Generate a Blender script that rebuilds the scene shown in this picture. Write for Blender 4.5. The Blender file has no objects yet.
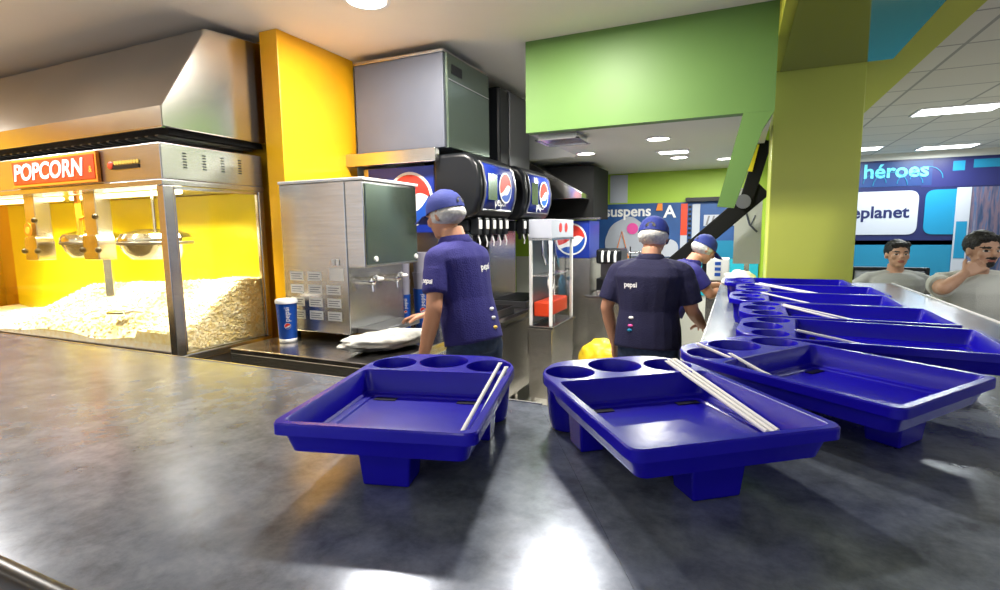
import bpy, bmesh, math, random
from mathutils import Vector as V, Matrix as M, Euler, noise
random.seed(7)
S = bpy.context.scene; C = S.collection; PI = math.pi
def R(d): return math.radians(d)

# ------------------------------------------------------------------ materials
MATS = {}
def mat(name, col, rough=.5, metal=0, spec=.5, bump=0, bscale=40, var=0, vscale=6, coat=0, stretch=None, col2=None, detail=4, emit=None, estr=0, trans=0, ior=1.45, alpha=1, rvar=0):
    if name in MATS: return MATS[name]
    m = bpy.data.materials.new(name); m.use_nodes = True
    nt = m.node_tree; N = nt.nodes; L = nt.links
    b = N['Principled BSDF']
    c4 = (*col, 1)
    b.inputs['Base Color'].default_value = c4
    b.inputs['Roughness'].default_value = rough
    b.inputs['Metallic'].default_value = metal
    b.inputs['Specular IOR Level'].default_value = spec
    b.inputs['IOR'].default_value = ior
    b.inputs['Coat Weight'].default_value = coat
    b.inputs['Transmission Weight'].default_value = trans
    b.inputs['Alpha'].default_value = alpha
    if emit:
        b.inputs['Emission Color'].default_value = (*emit, 1); b.inputs['Emission Strength'].default_value = estr
    if bump or var or rvar:
        tc = N.new('ShaderNodeTexCoord'); mp = N.new('ShaderNodeMapping')
        L.new(tc.outputs['Object'], mp.inputs['Vector'])
        if stretch: mp.inputs['Scale'].default_value = stretch
        if var or rvar:
            n = N.new('ShaderNodeTexNoise'); n.inputs['Scale'].default_value = vscale; n.inputs['Detail'].default_value = detail
            L.new(mp.outputs['Vector'], n.inputs['Vector'])
        if var:
            r = N.new('ShaderNodeValToRGB'); r.color_ramp.elements[0].position = .35; r.color_ramp.elements[1].position = .68
            k2 = col2 or tuple(max(0, x*(1-var)) for x in col)
            r.color_ramp.elements[0].color = (*k2, 1); r.color_ramp.elements[1].color = c4
            L.new(n.outputs['Fac'], r.inputs['Fac']); L.new(r.outputs['Color'], b.inputs['Base Color'])
        if rvar:
            mr = N.new('ShaderNodeMapRange'); mr.inputs['To Min'].default_value = rough-rvar; mr.inputs['To Max'].default_value = rough+rvar
            L.new(n.outputs['Fac'], mr.inputs['Value']); L.new(mr.outputs['Result'], b.inputs['Roughness'])
        if bump:
            n2 = N.new('ShaderNodeTexNoise'); n2.inputs['Scale'].default_value = bscale; n2.inputs['Detail'].default_value = 3
            L.new(mp.outputs['Vector'], n2.inputs['Vector'])
            bp = N.new('ShaderNodeBump'); bp.inputs['Strength'].default_value = bump; bp.inputs['Distance'].default_value = .01
            L.new(n2.outputs['Fac'], bp.inputs['Height']); L.new(bp.outputs['Normal'], b.inputs['Normal'])
    MATS[name] = m
    return m
def glassmat(name, tint=(1, 1, 1), rough=.02, refl=.12):
    m = bpy.data.materials.new(name); m.use_nodes = True
    nt = m.node_tree; N = nt.nodes; L = nt.links; N.clear()
    o = N.new('ShaderNodeOutputMaterial'); t = N.new('ShaderNodeBsdfTransparent'); g = N.new('ShaderNodeBsdfGlossy'); x = N.new('ShaderNodeMixShader'); f = N.new('ShaderNodeFresnel')
    N.remove(f); lw = N.new('ShaderNodeLayerWeight'); lw.inputs['Blend'].default_value = .5
    pw = N.new('ShaderNodeMath'); pw.operation = 'POWER'; pw.inputs[1].default_value = 4; L.new(lw.outputs['Facing'], pw.inputs[0])
    ma = N.new('ShaderNodeMath'); ma.operation = 'MULTIPLY_ADD'; ma.inputs[1].default_value = .35; ma.inputs[2].default_value = .03; L.new(pw.outputs[0], ma.inputs[0]); f = ma
    t.inputs['Color'].default_value = (*tint, 1); g.inputs['Roughness'].default_value = rough
    L.new(f.outputs[0], x.inputs[0]); L.new(t.outputs[0], x.inputs[1]); L.new(g.outputs[0], x.inputs[2]); L.new(x.outputs[0], o.inputs[0])
    MATS[name] = m; return m

STEEL = mat('brushed_steel', (.62, .61, .59), .27, 1, bump=.05, bscale=30, stretch=(1, 1, 30), var=.12, vscale=5)
STEELH = mat('polished_steel', (.66, .64, .60), .2, 1, bump=.12, bscale=3, var=.1, vscale=2)
STEELD = mat('dark_steel', (.2, .2, .21), .35, .9)
STEELT = mat('steel_counter_top', (.55, .52, .5), .22, 1, var=.25, vscale=9, rvar=.08)
CHROME = mat('chrome', (.8, .8, .8), .1, 1)
GREYP = mat('grey_painted_steel', (.10, .11, .14), .42, .2, var=.08, vscale=3)
BLACK = mat('black_plastic', (.008, .009, .011), .3, spec=.35)
BLACKM = mat('matte_black', (.006, .006, .006), .7, spec=.2)
WHITE = mat('white_plastic', (.8, .8, .8), .4)
PAPER = mat('white_paper', (.82, .82, .8), .7)
CREAM = mat('cream_ceiling_paint', (.84, .79, .71), .7, var=.05, vscale=1.2)
LOWC = mat('pale_ceiling_paint', (.66, .66, .6), .55)
ORANGE = mat('orange_wall_paint', (.9, .5, .01), .38, var=.12, vscale=1.5, col2=(.8, .36, .01))
LIME = mat('lime_column_paint', (.52, .58, .09), .38, var=.06, vscale=2)
LIMEB = mat('lime_beam_paint', (.42, .45, .04), .75)
GREEN = mat('green_wall_paint', (.105, .215, .045), .5, var=.08, vscale=2)
GREENF = mat('light_green_wall_paint', (.36, .56, .04), .45)
LIMEG = mat('glossy_lime_soffit', (.30, .31, .14), .07, .85)
BLUE = mat('cobalt_blue_plastic', (.008, .004, .38), .25, spec=.32, bump=.04, bscale=60, coat=0, var=.12, vscale=10)
BLUED = mat('slot_opening_shade', (.002, .002, .02), .6, spec=.1)  # near-black paint for the shade inside the tray slots
NAVY = mat('navy_polo_fabric', (.006, .006, .04), .85, bump=.4, bscale=160, var=.15, vscale=5)
NAVY2 = mat('royal_navy_polo_fabric', (.016, .014, .15), .85, bump=.4, bscale=160, var=.15, vscale=5)
JEANS = mat('blue_denim', (.025, .05, .12), .9, var=.4, vscale=30, bump=.4, bscale=200)
CAPB = mat('royal_blue_cap_fabric', (.008, .02, .17), .75, bump=.3, bscale=200)
NET = mat('white_hair_net', (.62, .62, .6), .85, bump=.6, bscale=80, var=.25, vscale=60)
SKIN = mat('light_brown_skin', (.5, .25, .155), .5, var=.12, vscale=9)
SKIN2 = mat('tan_skin', (.52, .3, .2), .5, var=.12, vscale=9)
LIP = mat('lips', (.33, .11, .09), .45)
EYE = mat('dark_eye', (.02, .014, .01), .3)
EYEW = mat('eye_white', (.6, .57, .52), .4)
HAIR = mat('black_hair', (.008, .007, .007), .5, bump=.8, bscale=90)
GREYT = mat('light_grey_shirt_fabric', (.36, .37, .36), .9, bump=.3, bscale=150, var=.08, vscale=4)
WHT = mat('white_shirt_fabric', (.6, .61, .57), .9, bump=.3, bscale=150, var=.06, vscale=4)
KERN = mat('popcorn_kernel', (.9, .85, .7), .75, var=.3, vscale=30, col2=(.84, .70, .40))
YELP = mat('yellow_back_panel', (.86, .72, .015), .35, var=.08, vscale=3)
RED = mat('red_sign_face', (.62, .05, .012), .4)
ORSG = mat('orange_sign_border', (.85, .25, .02), .4)
GOLD = mat('gold_print', (.75, .5, .08), .4)
CUPB = mat('blue_printed_paper', (.01, .09, .5), .35)
PANB = mat('deep_blue_display_panel', (.01, .03, .27), .3)
LOGR = mat('logo_red', (.65, .04, .03), .35)
LOGB = mat('logo_blue', (.015, .08, .42), .35)
LOGW = mat('logo_white', (.82, .82, .82), .35)
LAV = mat('pale_lavender_paper', (.42, .42, .52), .5)
YBAG = mat('yellow_plastic_bag', (.85, .6, .02), .35, bump=.5, bscale=25)
WBAG = mat('white_plastic_bag', (.68, .68, .62), .35, bump=.7, bscale=18)
FLOOR = mat('beige_floor_tile', (.7, .65, .56), .3, var=.1, vscale=3)
TEAL = mat('teal_wall_panel', (.008, .19, .34), .4)
TEAL2 = mat('turquoise_panel', (.02, .42, .55), .4)
MBLUE = mat('mural_blue', (.008, .05, .19), .4, var=.3, vscale=1.4, col2=(.01, .03, .13))
MNAVY = mat('mural_navy', (.008, .014, .08), .4)
MCYAN = mat('mural_cyan', (.006, .21, .40), .4)
MVIO = mat('mural_violet', (.015, .018, .11), .4)
LTCY = mat('cyan_lettering', (.12, .62, .85), .4)
PINK = mat('pink_print', (.75, .08, .35), .5)
SBLUE = mat('sign_blue', (.02, .09, .30), .5, var=.3, vscale=4)
LBLUE = mat('sign_light', (.42, .45, .52), .5)
DKGRN = mat('steel_green_reflection', (.17, .22, .18), .22, .85)  # plain steel with the reflected green put into its base colour
GLASS = glassmat('clear_glass')
GLASSW = glassmat('yellow_tinted_glass', (1, .98, .88))
def lampmat(name, col, s): return mat(name, (.8, .8, .8), .5, emit=col, estr=s)
LAMP = lampmat('downlight_glow', (1, .97, .9), 14)
LAMPW = lampmat('popcorn_lamp_glow', (1, .88, .6), 4.5)
LAMPF = lampmat('fluorescent_diffuser_glow', (.95, 1, 1), 5)
LAMPS = lampmat('backlit_display_glow', (.9, .95, 1), 1.2)

# counter top: dark mottled laminate with a strong sheen
def counter_mat():
    m = mat('mottled_slate_worktop', (.2, .215, .25), .2, .38, spec=.6)
    nt = m.node_tree; N = nt.nodes; L = nt.links; b = N['Principled BSDF']
    tc = N.new('ShaderNodeTexCoord')
    n = N.new('ShaderNodeTexNoise'); n.inputs['Scale'].default_value = 15; n.inputs['Detail'].default_value = 8; n.inputs['Roughness'].default_value = .68; n.inputs['Distortion'].default_value = .15
    L.new(tc.outputs['Object'], n.inputs['Vector'])
    r = N.new('ShaderNodeValToRGB'); r.color_ramp.elements[0].position = .33; r.color_ramp.elements[1].position = .7
    r.color_ramp.elements[0].color = (.085, .10, .135, 1); r.color_ramp.elements[1].color = (.22, .255, .32, 1)
    L.new(n.outputs['Fac'], r.inputs['Fac']); L.new(r.outputs['Color'], b.inputs['Base Color'])
    mr = N.new('ShaderNodeMapRange'); mr.inputs['To Min'].default_value = .17; mr.inputs['To Max'].default_value = .30
    n2 = N.new('ShaderNodeTexNoise'); n2.inputs['Scale'].default_value = 16; n2.inputs['Detail'].default_value = 5
    L.new(tc.outputs['Object'], n2.inputs['Vector']); L.new(n2.outputs['Fac'], mr.inputs['Value']); L.new(mr.outputs['Result'], b.inputs['Roughness'])
    return m
WORKTOP = counter_mat()
# ceiling tiles with grid
def tile_mat():
    m = mat('ceiling_tile', (.6, .57, .5), .8)
    nt = m.node_tree; N = nt.nodes; L = nt.links; b = N['Principled BSDF']
    tc = N.new('ShaderNodeTexCoord'); br = N.new('ShaderNodeTexBrick')
    br.inputs['Scale'].default_value = 1; br.offset = 0; br.inputs['Brick Width'].default_value = .61; br.inputs['Row Height'].default_value = .61
    br.inputs['Mortar Size'].default_value = .012; br.inputs['Color1'].default_value = (.56, .53, .46, 1); br.inputs['Color2'].default_value = (.60, .57, .5, 1); br.inputs['Mortar'].default_value = (.3, .29, .26, 1)
    L.new(tc.outputs['Object'], br.inputs['Vector']); L.new(br.outputs['Color'], b.inputs['Base Color'])
    return m
TILE = tile_mat()
def city_mat():
    m = mat('city_picture_print', (.2, .2, .3), .4)
    nt = m.node_tree; N = nt.nodes; L = nt.links; b = N['Principled BSDF']
    tc = N.new('ShaderNodeTexCoord'); mp = N.new('ShaderNodeMapping'); mp.inputs['Scale'].default_value = (7, 1, .9)
    n = N.new('ShaderNodeTexNoise'); n.inputs['Scale'].default_value = 1.6; n.inputs['Detail'].default_value = 6
    L.new(tc.outputs['Object'], mp.inputs['Vector']); L.new(mp.outputs['Vector'], n.inputs['Vector'])
    r = N.new('ShaderNodeValToRGB'); e = r.color_ramp.elements
    e[0].position = .3; e[0].color = (.02, .03, .07, 1); e[1].position = .75; e[1].color = (.22, .32, .42, 1)
    for p, c in ((.42, (.03, .06, .14, 1)), (.5, (.16, .11, .15, 1)), (.56, (.05, .10, .22, 1)), (.64, (.16, .15, .22, 1))):
        k = e.new(p); k.color = c
    L.new(n.outputs['Fac'], r.inputs['Fac']); L.new(r.outputs['Color'], b.inputs['Base Color'])
    return m
CITY = city_mat()

# ------------------------------------------------------------------ mesh helpers
def nb(): return bmesh.new()
def obj(name, bm, m, parent=None, smooth=False, bevel=0, loc=None, label=None, auto=None):
    me = bpy.data.meshes.new(name)
    bmesh.ops.recalc_face_normals(bm, faces=bm.faces[:])
    bm.to_mesh(me); bm.free()
    ms = m if isinstance(m, (list, tuple)) else [m]
    for x in ms: me.materials.append(x)
    o = bpy.data.objects.new(name, me); C.objects.link(o)
    if parent is not None: o.parent = parent
    if loc: o.location = loc
    if smooth:
        for p in me.polygons: p.use_smooth = True
        if auto is not None:
            me.set_sharp_from_angle(angle=R(auto))
    if bevel:
        bv = o.modifiers.new('bevel', 'BEVEL'); bv.width = bevel; bv.segments = 2; bv.limit_method = 'ANGLE'; bv.angle_limit = R(40)
    if label: o['label'] = label
    return o
def tag(o, label=None, cat=None, group=None, kind=None):
    if label: o['label'] = label
    if cat: o['category'] = cat
    if group: o['group'] = group
    if kind: o['kind'] = kind
    return o
def thing(name, label, cat, loc=(0, 0, 0), rz=0, group=None):
    o = bpy.data.objects.new(name, None); C.objects.link(o); o.location = loc; o.rotation_euler = (0, 0, rz)
    o.empty_display_size = .1
    return tag(o, label, cat, group)
def box(bm, x0, x1, y0, y1, z0, z1, mi=0):
    vs = [bm.verts.new((x, y, z)) for x in (x0, x1) for y in (y0, y1) for z in (z0, z1)]
    for f in ((0, 1, 3, 2), (4, 6, 7, 5), (0, 4, 5, 1), (2, 3, 7, 6), (0, 2, 6, 4), (1, 5, 7, 3)):
        fc = bm.faces.new([vs[i] for i in f]); fc.material_index = mi
    return vs
def prism(bm, pts, axis, a, b, mi=0):
    # pts 2D polygon extruded along axis from a to b
    def mk(p, t):
        return {'x': (t, p[0], p[1]), 'y': (p[0], t, p[1]), 'z': (p[0], p[1], t)}[axis]
    A = [bm.verts.new(mk(p, a)) for p in pts]; B = [bm.verts.new(mk(p, b)) for p in pts]
    n = len(pts)
    fs = [bm.faces.new(A), bm.faces.new(B[::-1])]
    for i in range(n): fs.append(bm.faces.new([A[i], B[i], B[(i+1) % n], A[(i+1) % n]]))
    for f in fs: f.material_index = mi
def frame(d):
    d = V(d).normalized(); u = V((0, 0, 1)) if abs(d.z) < .9 else V((1, 0, 0))
    a = d.cross(u).normalized(); return a, d.cross(a).normalized()
def cone(bm, p, q, r1, r2, seg=16, caps=True, mi=0):
    p = V(p); q = V(q); a, b = frame(q-p)
    A = [bm.verts.new(p+(a*math.cos(t)+b*math.sin(t))*r1) for t in [2*PI*i/seg for i in range(seg)]]
    B = [bm.verts.new(q+(a*math.cos(t)+b*math.sin(t))*r2) for t in [2*PI*i/seg for i in range(seg)]]
    fs = [bm.faces.new([A[i], A[(i+1) % seg], B[(i+1) % seg], B[i]]) for i in range(seg)]
    if caps: fs += [bm.faces.new(A[::-1]), bm.faces.new(B)]
    for f in fs: f.material_index = mi
def tube(bm, pts, r, seg=8, mi=0):
    pts = [V(p) for p in pts]; rings = []
    for i, p in enumerate(pts):
        d = (pts[min(i+1, len(pts)-1)]-pts[max(i-1, 0)])
        a, b = frame(d)
        if rings:
            # keep orientation
            pa = rings[-1][1]; a = (pa-d.normalized()*pa.dot(d.normalized())).normalized(); b = d.normalized().cross(a)
        rings.append(([bm.verts.new(p+(a*math.cos(t)+b*math.sin(t))*r) for t in [2*PI*k/seg for k in range(seg)]], a))
    for (A, _), (B, _) in zip(rings, rings[1:]):
        for i in range(seg): bm.faces.new([A[i], A[(i+1) % seg], B[(i+1) % seg], B[i]]).material_index = mi
    bm.faces.new(rings[0][0][::-1]); bm.faces.new(rings[-1][0])
def lathe(bm, prof, c=(0, 0, 0), seg=32, sx=1, sy=1, mi=0):
    rings = []
    for r, z in prof:
        if r < 1e-5: rings.append([bm.verts.new((c[0], c[1], c[2]+z))])
        else: rings.append([bm.verts.new((c[0]+r*sx*math.cos(2*PI*i/seg), c[1]+r*sy*math.sin(2*PI*i/seg), c[2]+z)) for i in range(seg)])
    for A, B in zip(rings, rings[1:]):
        for i in range(seg):
            j = (i+1) % seg
            if len(A) == 1 and len(B) == 1: continue
            if len(A) == 1: f = bm.faces.new([A[0], B[i], B[j]])
            elif len(B) == 1: f = bm.faces.new([A[i], A[j], B[0]])
            else: f = bm.faces.new([A[i], A[j], B[j], B[i]])
            f.material_index = mi
def ell(bm, c, r, rot=None, sub=2, mi=0):
    g = bmesh.ops.create_icosphere(bm, subdivisions=sub, radius=1)
    mt = M.Translation(V(c)) @ (rot.to_4x4() if rot else M.Identity(4)) @ M.Diagonal((*r, 1))
    bmesh.ops.transform(bm, matrix=mt, verts=g['verts'])
    for v in g['verts']:
        for f in v.link_faces: f.material_index = mi
    return g['verts']
def bb(name, parent, m, x0, x1, y0, y1, z0, z1, bevel=.004, **k):
    bm = nb(); box(bm, x0, x1, y0, y1, z0, z1); return obj(name, bm, m, parent, bevel=bevel, **k)
def struct(name, bm, m, bevel=0):
    o = obj(name, bm, m, bevel=bevel); o['kind'] = 'structure'; return o
def basis(o, right, up):
    # matrix whose local x=right, y=up, z=out
    r = V(right).normalized(); u = V(up).normalized(); n = r.cross(u)
    return M.Translation(V(o)) @ M((r, u, n)).transposed().to_4x4()
def text(name, s, size, mw, m, parent=None, depth=.002, align='CENTER', shear=0, sx=1, bold=0):
    cu = bpy.data.curves.new(name, 'FONT'); cu.body = s; cu.size = size; cu.extrude = depth; cu.align_x = align; cu.align_y = 'CENTER'; cu.shear = shear; cu.offset = bold; cu.resolution_u = 4
    t = bpy.data.objects.new(name+'_tmp', cu); C.objects.link(t)
    bpy.context.view_layer.update()
    dg = bpy.context.evaluated_depsgraph_get()
    me = bpy.data.meshes.new_from_object(t.evaluated_get(dg)); me.name = name
    bpy.data.objects.remove(t)
    me.transform(mw @ M.Diagonal((sx, 1, 1, 1)))
    me.materials.clear(); me.materials.append(m)
    o = bpy.data.objects.new(name, me); C.objects.link(o)
    if parent is not None: o.parent = parent
    return o
def globe(name, mw, rad, parent, thick=.002):
    # round emblem: white disc, red crescent above, white wave, blue below
    bm = nb(); seg = 40
    def arc(a0, a1, r, n=20): return [(r*math.cos(a0+(a1-a0)*i/n), r*math.sin(a0+(a1-a0)*i/n)) for i in range(n+1)]
    def poly(pts, z, mi):
        A = [bm.verts.new((x, y, z)) for x, y in pts]; f = bm.faces.new(A); f.material_index = mi
    # rim disc
    cs = arc(0, 2*PI-2*PI/seg, rad, seg-1)
    A = [bm.verts.new((x, y, 0)) for x, y in cs]; B = [bm.verts.new((x, y, thick)) for x, y in cs]
    bm.faces.new(B)
    for i in range(seg): bm.faces.new([A[i], A[(i+1) % seg], B[(i+1) % seg], B[i]])
    r = rad*.9
    a0, a1 = R(2), R(205)
    low = []
    p0 = V((r*math.cos(a0), r*math.sin(a0))); p1 = V((r*math.cos(a1), r*math.sin(a1)))
    for i in range(1, 16):
        t = i/16; q = p1.lerp(p0, t); low.append((q.x, q.y+r*(.26*math.sin(t*PI)-.14*math.sin(2*PI*t))))
    poly(arc(a0, a1, r)+low, thick+.0012, 1)
    a0, a1 = R(222), R(372)
    p0 = V((r*math.cos(a0), r*math.sin(a0))); p1 = V((r*math.cos(a1), r*math.sin(a1)))
    up = []
    for i in range(1, 16):
        t = i/16; q = p1.lerp(p0, t); up.append((q.x, q.y-r*(.28*math.sin(t*PI)+.12*math.sin(2*PI*t))))
    poly(arc(a0, a1, r)+up, thick+.0012, 2)
    bm.transform(mw)
    o = obj(name, bm, [LOGW, LOGR, LOGB], parent)
    return o
def copy_tree(root, loc, rz):
    r = root.copy(); C.objects.link(r); r.location = loc; r.rotation_euler = (0, 0, rz)
    for ch in list(root.children):
        c = ch.copy(); C.objects.link(c); c.parent = r
        for g in ch.children:
            d = g.copy(); C.objects.link(d); d.parent = c
    return r

# ------------------------------------------------------------------ camera
cam = bpy.data.cameras.new('camera'); co = bpy.data.objects.new('camera', cam); C.objects.link(co)
cam.sensor_width = 36; cam.lens = 528/1000*36; cam.clip_start = .02; cam.clip_end = 100
yaw, pit, roll = .424, .122, -.012
F = V((-math.sin(yaw)*math.cos(pit), math.cos(yaw)*math.cos(pit), -math.sin(pit)))
R0 = V((math.cos(yaw), math.sin(yaw), 0)); U0 = R0.cross(F)
Rr = R0*math.cos(roll)+U0*math.sin(roll); Uu = -R0*math.sin(roll)+U0*math.cos(roll)
co.matrix_world = M.Translation((0, 0, 1.5)) @ M((Rr, Uu, -F)).transposed().to_4x4()
S.camera = co

# ------------------------------------------------------------------ setting
ZC = 2.69
bm = nb(); box(bm, -6.2, 7.5, -2.2, 10.2, -.1, 0); struct('floor', bm, FLOOR)
bm = nb(); box(bm, -6.2, .17, -2.2, 3.3, ZC, ZC+.1); box(bm, -6.2, -1.29, 3.3, 4.6, ZC, ZC+.1); struct('ceiling', bm, CREAM)
bm = nb(); box(bm, -1.31, .149, 3.38, 4.6, 2.135, 2.2); box(bm, -2.62, .149, 4.6, 6.3, 2.135, 2.8); struct('ceiling_kitchen', bm, LOWC)
bm = nb(); box(bm, .98, 7.5, -2.2, 10.2, 2.6, 2.7); struct('ceiling_hall', bm, TILE)
# walls
bm = nb(); box(bm, -6.2, -2.66, 2.56, 2.66, 0, ZC); struct('wall_orange', bm, ORANGE)
bm = nb(); box(bm, -2.66, -2.52, 2.44, 3.12, 0, ZC); struct('wall_pillar', bm, ORANGE, .004)
bm = nb(); box(bm, -2.72, -2.62, 3.12, 6.4, 0, ZC); struct('wall_kitchen', bm, LOWC)
bm = nb(); box(bm, -6.3, -6.2, -2.2, 2.66, 0, ZC); struct('wall_left', bm, ORANGE)
bm = nb(); box(bm, -2.72, .28, 6.3, 6.4, 0, 2.5); struct('wall_back', bm, GREENF)
bm = nb(); box(bm, -2.6, .2, 6.285, 6.2995, 0, 1.165); struct('trim_5', bm, LOWC)
bm = nb(); box(bm, .22, .28, 6.4, 10.1, 0, 2.6); struct('wall_partition', bm, TEAL)
bm = nb(); box(bm, .2, 7.5, 10.1, 10.2, 0, 2.6); struct('wall_hall', bm, LOWC)
bm = nb(); box(bm, 7.4, 7.5, -2.2, 10.2, 0, 2.6); struct('wall_right', bm, MBLUE)
# green bulkhead with slanted leg
bm = nb(); box(bm, -1.29, .1495, 3.3, 3.38, 2.125, ZC); struct('trim_1', bm, GREEN)
bm = nb(); prism(bm, [(-.005, 2.1245), (.149, 2.1245), (.095, 2.03), (-.032, 1.61), (-.121, 1.62)], 'y', 3.3, 3.37); struct('trim_2', bm, GREEN)
# column and beam
bm = nb(); box(bm, .175, .675, 4.0, 4.45, 0, 2.4999); struct('wall_column', bm, LIME, .006)
bm = nb(); box(bm, .15, .98, -2.2, 10.1, 2.502, 2.8); struct('trim_3', bm, LIMEB)
bm = nb(); box(bm, .20, .80, 1.95, 3.985, 2.49, 2.502); struct('trim_4', bm, LIMEG)

# ------------------------------------------------------------------ lights
def area(name, loc, size, power, col=(1, .95, .88), rot=(0, 0, 0), shape='DISK', spread=180, sy=None):
    l = bpy.data.lights.new(name, 'AREA'); l.shape = shape; l.size = size; l.energy = power; l.color = col; l.spread = R(spread)
    if sy: l.size_y = sy
    o = bpy.data.objects.new(name, l); C.objects.link(o); o.location = loc; o.rotation_euler = rot
    return o
def downlight(x, y, z, r=.09, power=30, label='', col=(1, .94, .86), m=LAMP, grp=None):
    t = thing('ceiling_downlight', label, 'ceiling light', (x, y, z), 0, grp)
    bm = nb(); lathe(bm, [(r*1.22, 0), (r*1.22, -.006), (r, -.008), (r, 0)], seg=28); obj('trim_ring', bm, WHITE, t, True, auto=40)
    bm = nb(); lathe(bm, [(0, -.003), (r, -.003)], seg=28); obj('lens', bm, m, t)
    if power: area('downlight_beam', (x, y, z-.02), r*1.9, power, col)
NEAR = [(-1.80, 2.36), (-3.75, 1.15), (-.84, 2.55), (-3.9, -.6), (-1.9, .2), (-1.9, -1.5), (-.3, -.9), (-5.2, 1.4)]
NL = ['round downlight in the cream ceiling above the orange pillar, cut by the picture top'] + ['round downlight in the cream ceiling out of view']*7
for i, (x, y) in enumerate(NEAR):
    downlight(x, y, ZC, .1, 40 if y > 1 else 3.5, NL[i], grp='round downlights in the cream ceiling')
LOW = [(-.55, 3.98, .075, 'round downlight largest of those in the low kitchen ceiling'), (-.52, 5.1, .07, 'small round downlight behind the brightest one in the kitchen ceiling'),
       (-1.2, 4.45, .07, 'round downlight at left of the kitchen ceiling, above the dark hood'), (-.15, 5.4, .06, 'farthest small downlight near the far green wall')]
for x, y, r, l in LOW: downlight(x, y, 2.135, r, 15, l, col=(1, 1, .92), grp='round downlights in the low kitchen ceiling')
t = thing('ceiling_panel_light', 'square flat lamp in the kitchen ceiling between two round downlights', 'ceiling light', (-.52, 4.68, 2.135))
bb('lamp_frame', t, WHITE, -.13, .13, -.09, .09, -.012, 0, 0); bb('diffuser', t, LAMPF, -.11, .11, -.07, .07, -.015, -.0125, 0)
t = thing('ceiling_vent', 'steel square air diffuser under the green bulkhead at the ceiling edge', 'air vent', (-1.12, 3.56, 2.134))
bm = nb()
for k in range(4):
    a = .15-.036*k; z = -.045+.009*k
    for (x0, x1, y0, y1) in ((-a, a, -a, -a+.02), (-a, a, a-.02, a), (-a, -a+.02, -a, a), (a-.02, a, -a, a)): box(bm, x0, x1, y0, y1, z, z+.006)
obj('vent_louvre', bm, STEEL, t); bb('vent_collar', t, STEEL, -.13, .13, -.13, .13, -.04, 0, 0)
# troffers in the hall
for x, y, l, sx in ((1.85, 6.55, 'large bright fluorescent panel nearest in the tiled hall ceiling', .62), (1.62, 9.2, 'fluorescent panel beside the lime column, over the mural', .3), (2.62, 9.55, 'thin bright fluorescent panel at right over the mural', .62), (2.2, 3.2, 'fluorescent panel in the hall ceiling out of view at right', .6), (4.2, 6.5, 'fluorescent panel in the hall ceiling far right out of view', .6), (4.2, 2.5, 'fluorescent panel in the hall ceiling nearest the camera out of view', .6)):
    t = thing('fluorescent_panel', l, 'ceiling light', (x, y, 2.6), 0, 'fluorescent panels in the hall ceiling')
    bb('lamp_frame', t, WHITE, -sx/2-.02, sx/2+.02, -.2, .2, -.014, 0, 0); bb('diffuser', t, LAMPF, -sx/2, sx/2, -.17, .17, -.017, -.0145, 0)
    area('panel_beam', (x, y, 2.56), sx, 26 if y > 5 else 7, (.95, 1, .98), shape='RECTANGLE', sy=.34)

# ------------------------------------------------------------------ customer counter
ct = thing('service_counter', 'long L-shaped customer counter with a mottled slate worktop holding the blue trays', 'counter')
T0, T1z = 1.012, 1.05
sA = (-.455, 1.25); sB = (.06, .338)
bm = nb(); prism(bm, [(-5.9, .338), (sB[0]-.0003, sB[1]), (sA[0]-.0003, sA[1]), (-5.9, 1.25)], 'z', T0, T1z); obj('worktop', bm, WORKTOP, ct)
bm = nb(); prism(bm, [(sB[0]+.0003, .338), (1.10, .338), (1.10, 5.0), (.70, 5.0), (.70, 3.975), (.155, 3.975), (.155, 5.0), (-.115, 5.0), (-.115, 1.25), (sA[0]+.0003, 1.25)], 'z', T0, T1z); obj('worktop', bm, WORKTOP, ct)
bm = nb(); tube(bm, [(-5.9, .338, 1.03), (1.10, .338, 1.03)], .022, 12); obj('edge_moulding', bm, BLACK, ct, True, auto=60)
bm = nb(); box(bm, -.122, -.1155, 1.26, 5.0, 1.0, 1.0525); box(bm, -5.9, -.45, 1.2505, 1.257, 1.0, 1.0522); obj('edge_strip', bm, STEEL, ct)
bm = nb(); box(bm, 1.1005, 1.112, .34, 5.0, 1.0, 1.056); obj('edge_strip', bm, WHITE, ct)
bm = nb(); prism(bm, [(-5.9, .42), (1.02, .42), (1.02, 3.9), (-.05, 3.9), (-.05, 1.18), (-5.9, 1.18)], 'z', 0, T0); obj('counter_base', bm, BLACKM, ct)

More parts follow.
